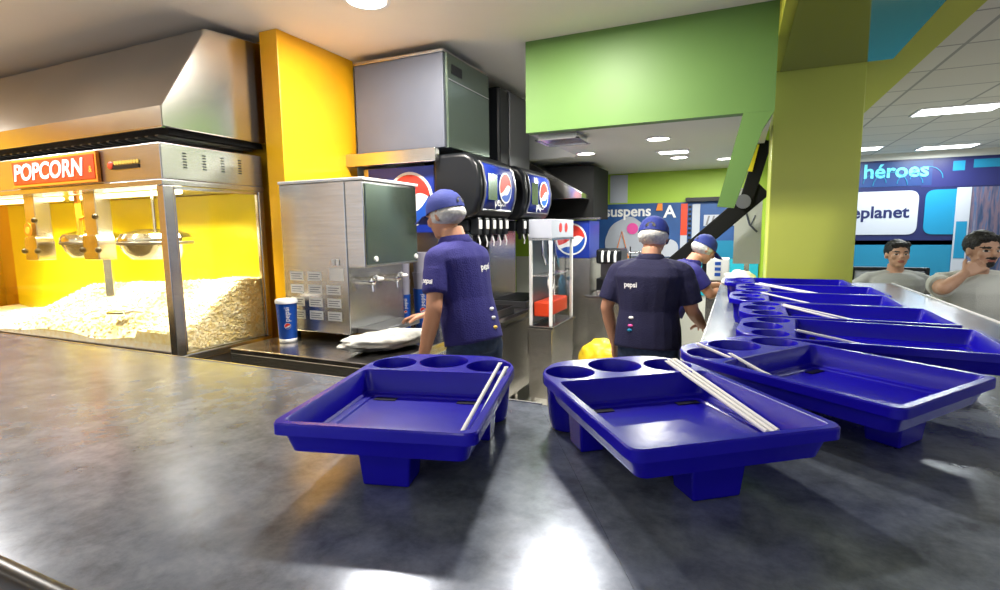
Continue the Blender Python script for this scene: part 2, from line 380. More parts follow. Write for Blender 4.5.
# ------------------------------------------------------------------ trays
def rr(pts, rad, n=5):
    # round the corners of a polygon
    out = []; N_ = len(pts)
    for i in range(N_):
        p = V((*pts[i], 0)); a = V((*pts[i-1], 0)); b = V((*pts[(i+1) % N_], 0))
        r = rad[i] if isinstance(rad, (list, tuple)) else rad
        d1 = (a-p); d2 = (b-p); r = min(r, d1.length*.45, d2.length*.45)
        s = p+d1.normalized()*r; e = p+d2.normalized()*r
        for k in range(n+1):
            t = k/n; q = s*(1-t)**2+p*2*t*(1-t)+e*t*t; out.append((q.x, q.y))
    return out
def make_tray(W, L, label):
    t = thing('serving_tray', label, 'tray', (0, 0, 0), 0, 'blue serving trays with cup holders')
    w = W/2; D = L-.165; k = .052     # D divider
    outer = rr([(-w, 0), (w, 0), (w, L-.078), (w-.062, L), (-w+.062, L), (-w, L-.078)], [.022, .022, .05, .07, .07, .05], 6)
    def scaled(pts, d, dy=0):
        cx = 0; cy = L/2
        return [(x*(1-d/w), cy+(y-cy)*(1-d/(L/2))+dy) for x, y in pts]
    bm = nb()
    def loop(pts, z): return [bm.verts.new((x, y, z)) for x, y in pts]
    def bridge(A, B):
        n = len(A)
        for i in range(n): bm.faces.new([A[i], A[(i+1) % n], B[(i+1) % n], B[i]])
    o0 = loop(scaled(outer, .002), 0); o1 = loop(outer, -.003); o2 = loop(outer, -.021); o3 = loop(scaled(outer, .003), -.021); o4 = loop(scaled(outer, .012), -.021)
    o5 = loop(scaled(outer, .022), -.057)
    bridge(o0, o1); bridge(o1, o2); bridge(o2, o4); bridge(o4, o5)
    bm.faces.new(o5)
    for v in o3: bm.verts.remove(v)
    # basin
    bas = rr([(-w+.014, .014), (w-.014, .014), (w-.014, D), (-w+.014, D)], .016, 4)
    def bsc(d): return [(x*(1-d/(w-.014)), D/2+.007+(y-D/2-.007)*(1-d/(D/2))) for x, y in bas]
    b0 = loop(bas, 0); b1 = loop(bsc(.0025), -.003); b2 = loop(bsc(.013), -.046); b3 = loop(bsc(.018), -.050); b4 = loop(bsc(.034), -.050); b5 = loop(bsc(.037), -.053)
    for A, B in ((b0, b1), (b1, b2), (b2, b3), (b3, b4), (b4, b5)): bridge(A, B)
    bm.faces.new(b5)
    # cup holes
    yc = L-.082
    cups = [(-.117*W/.36, yc-.017, .053), (0, yc+.010, .060), (.117*W/.36, yc-.017, .053)]
    holes = []
    for cx, cy, r in cups:
        holes.append(loop([(cx+r*W/.36*math.cos(2*PI*i/28), cy+r*math.sin(2*PI*i/28)) for i in range(28)], 0))
    eds = []
    for lp in [o0, b0]+holes:
        for i in range(len(lp)):
            e = bm.edges.get((lp[i], lp[(i+1) % len(lp)])) or bm.edges.new((lp[i], lp[(i+1) % len(lp)]))
            eds.append(e)
    bmesh.ops.triangle_fill(bm, use_beauty=True, edges=eds, normal=(0, 0, 1))
    o = obj('tray_body', bm, BLUE, t, True, auto=28)
    # slots at the rear corners of the basin, dark plates painted as their shaded openings
    for s in (-1, 1):
        bm = nb(); box(bm, s*(w-.085)-.025, s*(w-.085)+.025, D-.062, D-.045, -.0525, -.0512); obj('slot', bm, BLUED, t)
    for cx, cy, r in cups:
        bm = nb(); q = W/.36
        lathe(bm, [(r, 0), (r*.96, -.008), (r*.80, -.095), (0, -.098), (0, -.126), (r*.76, -.126), (r*.82+.003, -.10), (r*.98, -.012), (r*.999, -.002)], (cx, cy, 0), 28, q, 1)
        obj('cup_holder', bm, BLUE, t, True, auto=40)
    for (x0, x1, y0, y1) in ((-.05, .05, .055, .125), (-w+.032, -w+.088, L-.24, L-.17), (w-.088, w-.032, L-.24, L-.17)):
        bm = nb(); cx, cy = (x0+x1)/2, (y0+y1)/2
        A = [bm.verts.new(p) for p in ((x0, y0, -.0565), (x1, y0, -.0565), (x1, y1, -.0565), (x0, y1, -.0565))]
        k = .86
        B = [bm.verts.new((cx+(p.co.x-cx)*k, cy+(p.co.y-cy)*k, -.1298)) for p in A]
        bm.faces.new(A); bm.faces.new(B)
        for i in range(4): bm.faces.new([A[i], A[(i+1) % 4], B[(i+1) % 4], B[i]])
        obj('foot', bm, BLUE, t, bevel=.004)
    return t
ZR = 1.1805
def straw(tr, x0, y0, x1, y1, label, z0=.0085, z1=-.043, r=.0042, n=0):
    # a paper-wrapped straw leaning from the tray deck into the basin
    x, y, th = tr
    def w(a, b, c): return V((x+a*math.cos(th)-b*math.sin(th), y+a*math.sin(th)+b*math.cos(th), ZR+c))
    p, q = w(x0, y0, z0), w(x1, y1, z1)
    d = (q-p)
    o = thing('paper_straw', label, 'straw', tuple(q), 0, 'white paper-wrapped straws on the trays')
    bm = nb(); a, b = frame(d)
    pts = [p-q, p-q+d*.06, p-q+d*.94, p-q+d]
    tube(bm, [pts[0], pts[1], pts[1]+d*.4+V((0, 0, .0004)), pts[2], pts[3]], r, 8)
    obj('sleeve', bm, PAPER, o, True, auto=50)
    bm = nb()
    for e, s in ((pts[0], -1), (pts[3], 1)):
        dn = d.normalized()*s; hz = V((dn.y, -dn.x, 0)).normalized()
        vs = [bm.verts.new(e+hz*(r*1.15*sx)+dn*l+V((0, 0, .0006*k))) for sx, l, k in ((-1, -.001, -1), (1, -.001, -1), (1, .007, -1), (-1, .007, -1), (-1, -.001, 1), (1, -.001, 1), (1, .007, 1), (-1, .007, 1))]
        for f in ((0, 1, 2, 3), (4, 5, 6, 7), (0, 1, 5, 4), (2, 3, 7, 6), (1, 2, 6, 5), (0, 3, 7, 4)): bm.faces.new([vs[i] for i in f])
    obj('crimped_end', bm, PAPER, o)
TA = (-.54, .668, .25); TB = (.021, .857, .652); TC = (.394, 1.258, .927)
trayA = make_tray(.36, .52, 'blue tray standing alone at left, nearest the popcorn machine, two white straws inside')
trayA.location = (TA[0], TA[1], ZR); trayA.rotation_euler = (0, 0, TA[2])
b = copy_tree(trayA, (TB[0], TB[1], ZR), TB[2]); b['label'] = 'blue tray in the centre foreground with three long straws lying across its right side'; b.scale = (1.04, 1.02, 1)
c = copy_tree(trayA, (TC[0], TC[1], ZR), TC[2]); c['label'] = 'blue tray at right foreground turned diagonally, just behind the centre one, its basin empty'; c.scale = (1.11, 1.10, 1)
BACK = [(.668, 1.86, 1.49), (.672, 2.32, 1.55), (.63, 2.725, 1.545), (.655, 3.13, 1.57), (.59, 3.535, 1.58)]
BLB = ['blue tray first of the long row, just behind the diagonal one', 'second blue tray of the long row, straws on its divider beside the round holders', 'third blue tray of the long row, middle of the five, lined up across the counter', 'fourth blue tray of the row, a long straw lying over it', 'farthest blue tray of the row, right in front of the lime column']
tb = make_tray(.40, .66, BLB[0]); tb.location = (BACK[0][0], BACK[0][1], ZR); tb.rotation_euler = (0, 0, BACK[0][2])
for q, l in zip(BACK[1:], BLB[1:]):
    k = copy_tree(tb, (q[0], q[1], ZR), q[2]); k['label'] = l
straw(TA, .146, .41, .128, .11, 'longer white straw in the lone left tray, left of its pair')
straw(TA, .166, .375, .147, .12, 'shorter white straw against the right wall of the lone left tray')
straw(TB, .118, .42, .128, .105, 'white straw in the centre tray, left one of the bunch of three')
straw(TB, .132, .432, .139, .10, 'white straw in the centre tray, middle of the bunch of three')
straw(TB, .146, .435, .151, .105, 'white straw in the centre tray, right one of the bunch of three')
straw(TC, -.10, .53, -.085, .27, 'white straw lying across the round holders of the diagonal right tray', z0=.008, z1=-.0435)
straw(TC, -.12, .41, -.118, .25, 'short white straw at the left wall of the diagonal right tray basin', z0=.006, z1=-.0435)
straw(BACK[0], -.10, .49, -.06, .24, 'straw with crumpled sleeve lying in the first tray of the long row')
straw(BACK[1], .02, .50, -.13, .20, 'long straw over the divider of the second tray of the row, lower one')
straw(BACK[1], .06, .50, -.02, .20, 'long straw over the divider of the second tray of the row, upper one')
straw(BACK[2], .05, .52, -.10, .20, 'straw lying across the third tray of the long row')
straw(BACK[3], .10, .56, -.13, .12, 'long straw crossing the fourth tray from its holders to the basin', r=.0055)
straw(BACK[3], .135, .54, -.09, .12, 'second long straw lying beside the first in the fourth tray', r=.005)

# ------------------------------------------------------------------ popcorn machine
px0, px1, py0, py1 = -5.7, -2.725, 1.82, 2.46
pm = thing('popcorn_machine', 'large steel popcorn machine with glass panes and a red POPCORN sign', 'popcorn machine', (0, 0, 0))
bb('base_cabinet', pm, STEELD, px0+.01, px1-.01, py0+.02, py1-.01, 0, .80)
bb('base_tray', pm, STEEL, px0, px1, py0, py1, .80, .845, .006)
bm = nb(); box(bm, px0, px1, py0, py1, 1.785, 1.972); obj('header', bm, STEEL, pm, bevel=.006)
bb('header_lip', pm, STEEL, px0-.004, px1+.004, py0-.006, py1+.002, 1.755, 1.784, .003)
for (x0, x1, y0, y1) in ((px1-.055, px1, py0, py0+.055), (px1-.04, px1, py1-.04, py1), (px0, px0+.05, py0, py0+.05)):
    bb('corner_post', pm, STEEL, x0, x1, y0, y1, .846, 1.754, .004)
bb('rear_panel', pm, YELP, px0+.02, px1-.05, py1-.03, py1-.012, .85, 1.75, 0)
bb('front_glass', pm, GLASSW, px0+.06, px1-.06, py0+.012, py0+.016, .90, 1.75, 0)
bb('front_glass_rail', pm, STEELD, px0+.06, px1-.06, py0+.004, py0+.02, .846, .862, .002)
bb('side_glass', pm, GLASSW, px1-.02, px1-.016, py0+.06, py1-.045, .86, 1.75, 0)
bm = nb()
box(bm, px1-.022, px1-.006, py0+.056, py0+.066, .86, 1.75); box(bm, px1-.022, px1-.006, py1-.05, py1-.041, .86, 1.75); box(bm, px1-.022, px1-.006, py0+.056, py1-.041, 1.735, 1.752)
obj('glass_frame', bm, STEEL, pm)
# vents on the header side
vt = nb()
for k in range(4):
    for j in range(6):
        y = py0+.13+k*.115; z = 1.85+j*.015
        box(vt, px1-.001, px1+.002, y-.011, y+.011, z, z+.006)
obj('header_vent', vt, BLACK, pm)
# sign
FY = py0-.001
sg = nb(); box(sg, -4.10, -3.235, FY-.022, FY, 1.792, 1.962)
so = obj('sign_panel', sg, ORSG, pm, bevel=.004)
bb('sign_face', so, RED, -4.085, -3.25, FY-.026, FY-.022, 1.812, 1.944, 0)
text('lettering', 'POPCORN', .135, basis((-3.715, FY-.027, 1.875), (1, 0, 0), (0, 0, 1)), LOGW, so, .002, shear=.15, sx=1.12, bold=.003)
text('small_mark', '&', .05, basis((-3.285, FY-.027, 1.862), (1, 0, 0), (0, 0, 1)), GOLD, so, .001)
# maker badge
bb('badge', pm, BLACK, -3.12, -2.90, FY-.004, FY, 1.852, 1.872, 0)
bm = nb()
for k in range(9): cone(bm, (-3.10+.024*k, FY-.005, 1.886), (-3.10+.024*k, FY, 1.886), .011, .011, 10)
obj('badge_beads', bm, GOLD, pm)
bm = nb(); ell(bm, (-3.145, FY-.003, 1.876), (.025, .005, .022)); obj('badge_emblem', bm, RED, pm)
# kettle assemblies
def kettle(x, y, z, r, big):
    bm = nb(); lathe(bm, [(0, -.10), (r*.72, -.10), (r*.9, -.06), (r, -.01), (r*1.03, .0), (r*1.03, .025), (r*.93, .05), (r*.5, .075), (0, .08)], (x, y, z), 32)
    k = obj('kettle', bm, CHROME, pm, True, auto=35)
    bm = nb(); lathe(bm, [(r*1.04, -.016), (r*1.06, -.012), (r*1.06, .0), (r*1.04, .004)], (x, y, z), 32); obj('kettle_band', bm, STEELD, k, True)
    bm = nb(); tube(bm, [(x, y, z+.04), (x, y, z+.2), (x, y, 1.76)], .012, 8); obj('kettle_stem', bm, CHROME, k, True, auto=50)
    bm = nb(); tube(bm, [(x+r*.6, y-.02, z+.02), (x+r*.62, y-.02, z+.12)], .007, 8); ell(bm, (x+r*.62, y-.02, z+.13), (.017,)*3, sub=2); obj('kettle_knob', bm, BLACK, k, True)
kettle(-3.22, 2.08, 1.455, .19, 1); kettle(-3.98, 2.14, 1.455, .17, 0)
def drive(x, y, zb, w, lamp):
    bm = nb(); box(bm, x-w, x+w, y-.045, y+.045, zb, 1.755); h = obj('kettle_support', bm, STEEL, pm, bevel=.004)
    bm = nb(); prism(bm, [(x-w*1.25, zb), (x+w*1.25, zb), (x+w*1.25, zb+.12), (x+w, zb+.15), (x-w, zb+.15), (x-w*1.25, zb+.12)], 'y', y-.06, y+.045); obj('gear_box', bm, STEELT, h, bevel=.004)
    for s, zz in ((-1, .06), (1, .06), (1, .26)):
        bm = nb(); ell(bm, (x+s*w*1.3, y-.06, zb+zz), (.018, .018, .018)); obj('clamp_knob', bm, BLACK, h, True)
    if lamp:
        bm = nb(); cone(bm, (x, y-.062, zb+.2), (x, y-.066, zb+.2), .045, .045, 20); k = obj('warning_label', bm, ORSG, h)
        bm = nb(); cone(bm, (x, y-.066, zb+.195), (x, y-.069, zb+.195), .024, .024, 16); obj('label_symbol', bm, GOLD, k)
drive(-4.26, 1.98, 1.34, .06, True); drive(-3.60, 1.98, 1.35, .062, False)
bm = nb(); tube(bm, [(-3.58, 2.0, 1.35), (-3.58, 2.0, 1.12)], .03, 4); obj('support_leg', bm, STEEL, pm)
bm = nb(); tube(bm, [(-3.80, 1.98, 1.5), (-3.80, 1.98, 1.75)], .018, 6); tube(bm, [(-3.80, 1.98, 1.6), (-3.7, 1.98, 1.62)], .01, 6); obj('lever', bm, ORSG, pm)
for (x0, x1) in ((-4.85, -4.0), (-3.9, -2.85)):
    bm = nb(); tube(bm, [(x0, 2.0, 1.735), (x1, 2.0, 1.735)], .014, 8); obj('heat_lamp', bm, LAMPW, pm, True)
area('popcorn_lamp', (-3.35, 2.1, 1.70), 1.1, 34, (1, .9, .66), shape='RECTANGLE', sy=.4, spread=105)
area('popcorn_lamp_left', (-4.6, 2.1, 1.70), .9, 28, (1, .9, .66), shape='RECTANGLE', sy=.4, spread=105)
# popcorn pile
def pile_h(x, y):
    # heaped towards the rear, higher near the right side
    u = (x-px0)/(px1-px0); v = (y-py0)/(py1-py0)
    h = .03+.30*min(1, max(0, (v-.02)/.7))**.75
    h *= .75+.35*max(0, (x+4.95)/2.2)
    edge = min(1, (x+5.0)/.7); h *= max(.25, edge)
    h += .03*noise.noise(V((x*3, y*3, 0)))
    if x > -3.1: h = max(h, .10+.24*v)
    return max(.015, h)
bm = nb(); nx, ny = 110, 34; gr = []
X0, X1, Y0, Y1 = px0+.03, px1-.025, py0+.022, py1-.035
for i in range(nx+1):
    row = []
    for j in range(ny+1):
        x = X0+(X1-X0)*i/nx; y = Y0+(Y1-Y0)*j/ny
        row.append(bm.verts.new((x, y, .85+pile_h(x, y))))
    gr.append(row)
for i in range(nx):
    for j in range(ny): bm.faces.new([gr[i][j], gr[i+1][j], gr[i+1][j+1], gr[i][j+1]])
def skirt(vs):
    lo = [bm.verts.new((v.co.x, v.co.y, .848)) for v in vs]
    for a in range(len(vs)-1): bm.faces.new([vs[a], vs[a+1], lo[a+1], lo[a]])
skirt([gr[i][0] for i in range(nx+1)]); skirt([gr[nx][j] for j in range(ny+1)])
tm = nb(); bmesh.ops.create_icosphere(tm, subdivisions=1, radius=1); TV = [v.co.copy() for v in tm.verts]; TF = [[v.index for v in f.verts] for f in tm.faces]; tm.free()
shapes = []
for q in range(40):
    shapes.append([d*(1+.75*noise.noise(d*1.9+V((q*7.3, 0, 0)))) for d in TV])
KV = []; KF = []
def kernel(x, y, z, s):
    n0 = len(KV); sh_ = random.choice(shapes); p = V((x, y, z))
    KV.extend([d*s+p for d in sh_]); KF.extend([[n0+i for i in f] for f in TF])
for k in range(3000):
    x = random.uniform(-5.2, X1-.01) if k % 3 else random.uniform(-3.0, X1-.01); y = random.uniform(Y0+.005, Y1-.01)
    kernel(x, y, .85+pile_h(x, y)+.002, random.uniform(.008, .013))
for k in range(900):
    y = random.uniform(Y0+.01, Y1-.01); h = pile_h(X1, y)
    kernel(X1-.002, y, .86+random.random()*max(.01, h-.02), random.uniform(.008, .0125))
bmesh.ops.recalc_face_normals(bm, faces=bm.faces[:]); bm.verts.index_update()
GV = [v.co.copy() for v in bm.verts]; GF = [[v.index for v in f.verts] for f in bm.faces]; bm.free()
me = bpy.data.meshes.new('popcorn'); n0 = len(GV); me.from_pydata(GV+KV, [], GF+[[i+n0 for i in f] for f in KF]); me.materials.append(KERN)
o = bpy.data.objects.new('popcorn', me); C.objects.link(o)
tag(o, 'heap of fresh popcorn filling the glass popcorn machine', 'popcorn', kind='stuff')
# scoop
sc = thing('popcorn_scoop', 'metal popcorn scoop lying on the heap behind the front glass', 'scoop', (-3.35, 1.93, 1.03), R(8))
bm = nb(); prism(bm, [(-.1, -.035), (-.02, -.05), (.02, -.02), (.02, .02), (-.02, .05), (-.1, .035)], 'z', 0, .012); obj('scoop_bowl', bm, STEEL, sc, bevel=.003)
bm = nb(); tube(bm, [(.015, 0, .008), (.08, 0, .02), (.16, 0, .015)], .009, 8); obj('handle', bm, WHITE, sc, True, auto=50)

# ------------------------------------------------------------------ exhaust hood
hd = thing('exhaust_hood', 'wide polished steel exhaust hood over the popcorn machine', 'exhaust hood', (0, 0, 0))
bm = nb(); prism(bm, [(1.84, 2.05), (1.84, 2.155), (2.13, 2.62), (2.535, 2.655), (2.535, 2.05)], 'x', -5.75, -2.72)
obj('hood_shell', bm, STEELH, hd, bevel=.006)
bb('filter_recess', hd, BLACKM, -5.7, -2.76, 1.90, 2.50, 2.025, 2.0495, 0)
bm = nb()
for k in range(34): prism(bm, [(1.88, 2.018), (1.90, 2.012), (2.48, 2.012), (2.48, 2.024), (1.88, 2.024)], 'x', -5.65+.085*k, -5.625+.085*k)
obj('grease_filter', bm, STEELD, hd)
bm = nb(); prism(bm, [(1.835, 2.045), (1.855, 2.045), (1.855, 2.0495), (1.835, 2.0495)], 'x', -5.75, -2.72); obj('drip_edge', bm, CHROME, hd)

# ------------------------------------------------------------------ steel back counter
k = thing('steel_counter', 'long stainless counter along the left carrying the drink machines', 'counter', (0, 0, 0))
bb('counter_top', k, STEELT, -2.505, -1.5, 1.965, 4.72, .85, .88, .004)
bb('top_upstand', k, STEEL, -2.505, -1.5, 1.967, 1.975, .80, .8495, 0)
bm = nb(); box(bm, -2.49, -1.54, 2.0, 4.70, .24, .849); obj('cabinet', bm, STEEL, k)
for i in range(4):
    y0 = 2.05+i*.66
    d = bb('cabinet_door', k, STEEL, -1.539, -1.52, y0, y0+.62, .26, .80, .004)
    bb('door_handle', d, CHROME, -1.519, -1.50, y0+.54, y0+.56, .5, .68, .003)
for y_ in (2.05, 2.9, 3.8, 4.65):
    for x_ in (-2.42, -1.60): bb('leg', k, STEEL, x_-.02, x_+.02, y_-.02, y_+.02, 0, .2395, .002)
bb('shelf_front', k, STEEL, -2.49, -1.54, 1.985, 1.9995, .62, .78, .002)

# drink machine (frozen drinks)
dm = thing('drink_dispenser', 'square stainless drink dispenser beside the orange pillar, with two chrome taps', 'drink machine', (0, 0, 0))
dx0, dx1, dy0, dy1 = -2.44, -1.965, 2.31, 2.84
bb('body', dm, STEEL, dx0, dx1, dy0, dy1, .925, 1.775, .006)
bb('top_cover', dm, WHITE, dx0-.004, -1.835, dy0-.004, dy1+.004, 1.776, 1.792, .003)
bb('head', dm, STEEL, dx1+.0005, -1.845, dy0+.004, dy1-.004, 1.305, 1.7755, .006)
bb('front_panel', dm, DKGRN, -1.8445, -1.838, dy0+.02, dy1-.02, 1.32, 1.76, .003)
for y, z in ((2.40, 1.35), (2.80, 1.345)):
    bm = nb(); cone(bm, (-1.8375, y, z), (-1.83, y, z), .016, .014, 14); obj('panel_lock', bm, WHITE, dm)
for y in (2.44, 2.68):
    bm = nb(); cone(bm, (dx1, y, 1.22), (-1.90, y, 1.22), .022, .02, 14); ell(bm, (-1.90, y, 1.22), (.027, .024, .03)); tube(bm, [(-1.90, y, 1.22), (-1.895, y, 1.16)], .013, 10); tp = obj('tap', bm, CHROME, dm, True, auto=45)
    bm = nb(); tube(bm, [(-1.90, y, 1.235), (-1.87, y, 1.25), (-1.84, y-.005, 1.235)], .008, 8); ell(bm, (-1.84, y-.005, 1.235), (.016, .03, .012)); obj('tap_handle', bm, WHITE, tp, True, auto=45)
bb('drip_tray', dm, STEELD, dx1+.001, -1.81, dy0+.06, dy1-.06, .925, .955, .004)
bm = nb()
for x in (dx0+.04, dx1-.05):
    for y in (dy0+.04, dy1-.05):
        pass
bm.free()
for x in (dx0+.04, dx1-.05):
    for y in (dy0+.04, dy1-.05):
        bm = nb(); cone(bm, (x, y, .8805), (x, y, .9248), .018, .022, 12); obj('leg', bm, BLACK, dm)
spots = [(0, 3), (1, 3), (0, 2), (1, 2), (2, 2), (0, 1), (1, 1), (2, 1), (0, 0), (1, 0), (2, 0)]
for i, j in spots:
    x0 = dx0+.05+i*.135; z0 = 1.0+j*.075
    L_ = bb('instruction_label', dm, PAPER, x0, x0+.10, dy0-.0015, dy0-.0002, z0, z0+.052, 0)
    bm = nb()
    for q in range(3): box(bm, x0+.01, x0+.09-.012*(q % 2), dy0-.0022, dy0-.0016, z0+.010+q*.013, z0+.0135+q*.013)
    obj('print_lines', bm, GREYP, L_)
bb('rating_plate', dm, PAPER, dx0+.345, dx0+.445, dy0-.0015, dy0-.0002, 1.23, 1.30, 0)
for q in (0, 1): bb('switch', dm, WHITE, dx0+.37+q*.03, dx0+.39+q*.03, dy0-.006, dy0-.0002, 1.315, 1.35, .002)

# cups
def cup(name, label, x, y, z, h, r, wall, lid=None, group=None, emblem=True, face=(0, 0), rings=0):
    t = thing(name, label, 'cup', (x, y, z), 0, group)
    bm = nb(); lathe(bm, [(0, .004), (r*.8, .004), (r*.8, 0), (r*.82, 0), (r*.985, h-.006), (r, h-.003), (r, h), (r*.97, h), (r*.8, .01), (0, .01)], seg=28)
    obj('cup_wall', bm, wall, t, True, auto=40)
    if lid:
        bm = nb(); lathe(bm, [(r*1.0, h-.012), (r*1.06, h-.010), (r*1.06, h+.004), (r*.98, h+.012), (r*.9, h+.006), (0, h+.006)], seg=28); obj('lid', bm, WHITE, t, True, auto=40)
        bm = nb(); lathe(bm, [(r*.815, 0), (r*.83, .001), (r*.845, .022), (r*.84, .022)], seg=28); obj('base_band', bm, WHITE, t, True)
    if emblem:
        d = V((-x, -y, 0)).normalized(); rt = V((-d.y, d.x, 0))
        rr_ = r*.93
        o = globe('emblem', basis(V((d.x*rr_*1.02, d.y*rr_*1.02, h*.42)), rt, (0, 0, 1)), r*.30, t, .001)
        text('vertical_print', 'pepsi', h*.17, basis(V((d.x*r*.99, d.y*r*.99, h*.70)), (0, 0, 1), -rt), LOGW, t, .0008)
    return t
cup('drink_cup', 'blue paper cup with a white lid standing left of the drink machine', -2.335, 2.215, .8805, .235, .058, CUPB, True, None)
cup('paper_cup', 'blue printed bottom cup of the wider cup stack behind the worker\'s hand', -1.92, 2.99, .8805, .24, .062, CUPB, group='cups in the wide stack')
cup('paper_cup', 'pale lavender cup in the middle of the wider cup stack', -1.92, 2.99, 1.121, .11, .063, LAV, emblem=False, group='cups in the wide stack')
cup('paper_cup', 'pale lavender cup on top of the wider cup stack', -1.92, 2.99, 1.2315, .13, .063, LAV, emblem=False, group='cups in the wide stack')
cup('paper_cup', 'blue printed bottom cup of the thin cup stack next to the tap', -2.03, 2.95, .8805, .20, .036, CUPB, group='cups in the thin stack')
cup('paper_cup', 'pale lavender cup in the middle of the thin cup stack', -2.03, 2.95, 1.081, .10, .037, LAV, emblem=False, group='cups in the thin stack')
cup('paper_cup', 'pale lavender cup on top of the thin cup stack', -2.03, 2.95, 1.1815, .11, .037, LAV, emblem=False, group='cups in the thin stack')

# ice maker and soda dispensers
def soda(name, label, y0, dz, panel, first):
    t = thing(name, label, 'soda machine', (0, 0, 0), 0, 'black soda dispensers on the steel counter')
    y1 = y0+.62
    bb('steel_stand', t, STEEL, -2.46, -1.86, y0+.05, y1, .8805, 1.94+dz, .004)
    # bulging black head
    prof = [(-1.859, 1.60), (-1.60, 1.575), (-1.545, 1.62), (-1.515, 1.72), (-1.51, 1.80), (-1.53, 1.92), (-1.57, 1.975), (-1.62, 2.0), (-1.859, 2.0)]
    bm = nb(); prism(bm, prof, 'y', y0, y1); h = obj('dispenser_head', bm, BLACK, t, bevel=.03, smooth=True, auto=35)
    h.modifiers['bevel'].segments = 4
    # display window on the +x face
    sp = [(-1.537, 1.635), (-1.5085, 1.72), (-1.5035, 1.80), (-1.5235, 1.915), (-1.548, 1.945)]
    bm = nb()
    A = [bm.verts.new((x, y0+.07, z)) for x, z in sp]; B = [bm.verts.new((x, y1-.07, z)) for x, z in sp]
    for i in range(4): bm.faces.new([A[i], B[i], B[i+1], A[i+1]])
    w = obj('display_window', bm, PANB, h, True)
    so_ = w.modifiers.new('s', 'SOLIDIFY'); so_.thickness = .004; so_.offset = 0
    bm = nb()
    for yy in (y0+.06, y1-.06): tube(bm, [(x+.002, yy, z) for x, z in sp], .008, 6)
    tube(bm, [(sp[0][0], y0+.06, sp[0][1]), (sp[0][0], y1-.06, sp[0][1])], .008, 6); tube(bm, [(sp[-1][0], y0+.06, sp[-1][1]), (sp[-1][0], y1-.06, sp[-1][1])], .008, 6)
    obj('window_frame', bm, STEELD, h, True, auto=50)
    globe('emblem', basis((-1.4975, y0+.37, 1.79), (0, 1, 0), (0, 0, 1)), .105, h)
    bb('display_tint', h, DKGRN, -1.5025, -1.499, y0+.10, y0+.24, 1.70, 1.87, 0)
    text('lettering', 'pepsi', .09, basis((-1.509, y0+.31, 1.692), (0, 1, 0), (0, 0, 1)), LOGW, h, .001)
    # valves
    bb('valve_block', t, BLACK, -1.859, -1.62, y0+.04, y1-.04, 1.49, 1.574, .01)
    for q in range(5):
        y = y0+.09+q*.11
        bm = nb(); box(bm, -1.619, -1.56, y-.03, y+.03, 1.47, 1.585); v = obj('valve', bm, BLACK, t, bevel=.008)
        bb('valve_button', v, WHITE, -1.5595, -1.553, y-.022, y+.022, 1.51, 1.57, .004)
        bm = nb(); cone(bm, (-1.60, y, 1.469), (-1.60, y, 1.425), .018, .012, 12); obj('nozzle', bm, BLACK, v)
        bm = nb(); tube(bm, [(-1.575, y, 1.469), (-1.56, y, 1.42), (-1.565, y, 1.39)], .005, 6); obj('lever', bm, WHITE, v)
    bb('splash_back', t, STEEL, -1.8595, -1.85, y0+.04, y1-.04, .99, 1.48, .003)
    bb('drip_tray', t, STEELD, -1.858, -1.53, y0+.03, y1-.03, .8805, .93, .004)
    bm = nb()
    for q in range(14): box(bm, -1.85, -1.54, y0+.05+q*.04, y0+.062+q*.04, .9305, .936)
    obj('drip_grille', bm, BLACK, t)
    return t
s1 = soda('soda_dispenser', 'black soda dispenser behind the left worker, under the grey ice maker', 3.06, 0, True, True)
s2 = soda('soda_dispenser', 'second black soda dispenser, farther back beyond the left worker', 3.86, 0, False, False)
pn = thing('display_panel', 'blue side panel with a large round red white and blue emblem above the drink machine', 'sign', (0, 0, 0))
bb('panel_board', pn, PANB, -2.40, -1.865, 3.085, 3.1095, 1.49, 1.935, .002)
globe('emblem', basis((-2.06, 3.0845, 1.715), (1, 0, 0), (0, 0, 1)), .185, pn)
im = thing('ice_maker', 'large grey boxy ice maker just under the cream ceiling', 'ice machine', (0, 0, 0))
ix0, ix1, iy0, iy1 = -2.44, -1.745, 3.03, 3.66
bb('cabinet', im, GREYP, ix0, ix1, iy0, iy1, 2.035, 2.62, .006)
bb('top_edge', im, STEEL, ix0-.002, ix1+.004, iy0-.004, iy1, 2.6205, 2.64, .003)
bb('front_door', im, DKGRN, ix1+.0005, ix1+.022, iy0+.02, iy1, 2.035, 2.62, .004)
bb('brand_plate', im, BLACK, ix1+.0225, ix1+.026, iy0+.07, iy0+.21, 2.50, 2.56, .002)
bb('door_gap', im, STEEL, ix1+.0225, ix1+.026, iy0+.03, iy1-.01, 2.455, 2.463, 0)
bb('base_band', im, STEEL, -2.54, -1.80, iy0-.03, 3.055, 1.95, 2.034, .004)
im2 = thing('ice_bin', 'dark tall steel unit on top of the second soda dispenser', 'ice machine', (0, 0, 0))
bb('cabinet', im2, BLACK, -2.42, -1.72, 3.84, 4.02, 2.005, 2.60, .02); bb('steel_side', im2, STEELD, -2.42, -1.74, 4.03, 4.50, 2.005, 2.62, .006)
bb('front_door', im2, STEELD, -1.7395, -1.72, 4.04, 4.48, 2.02, 2.60, .004)

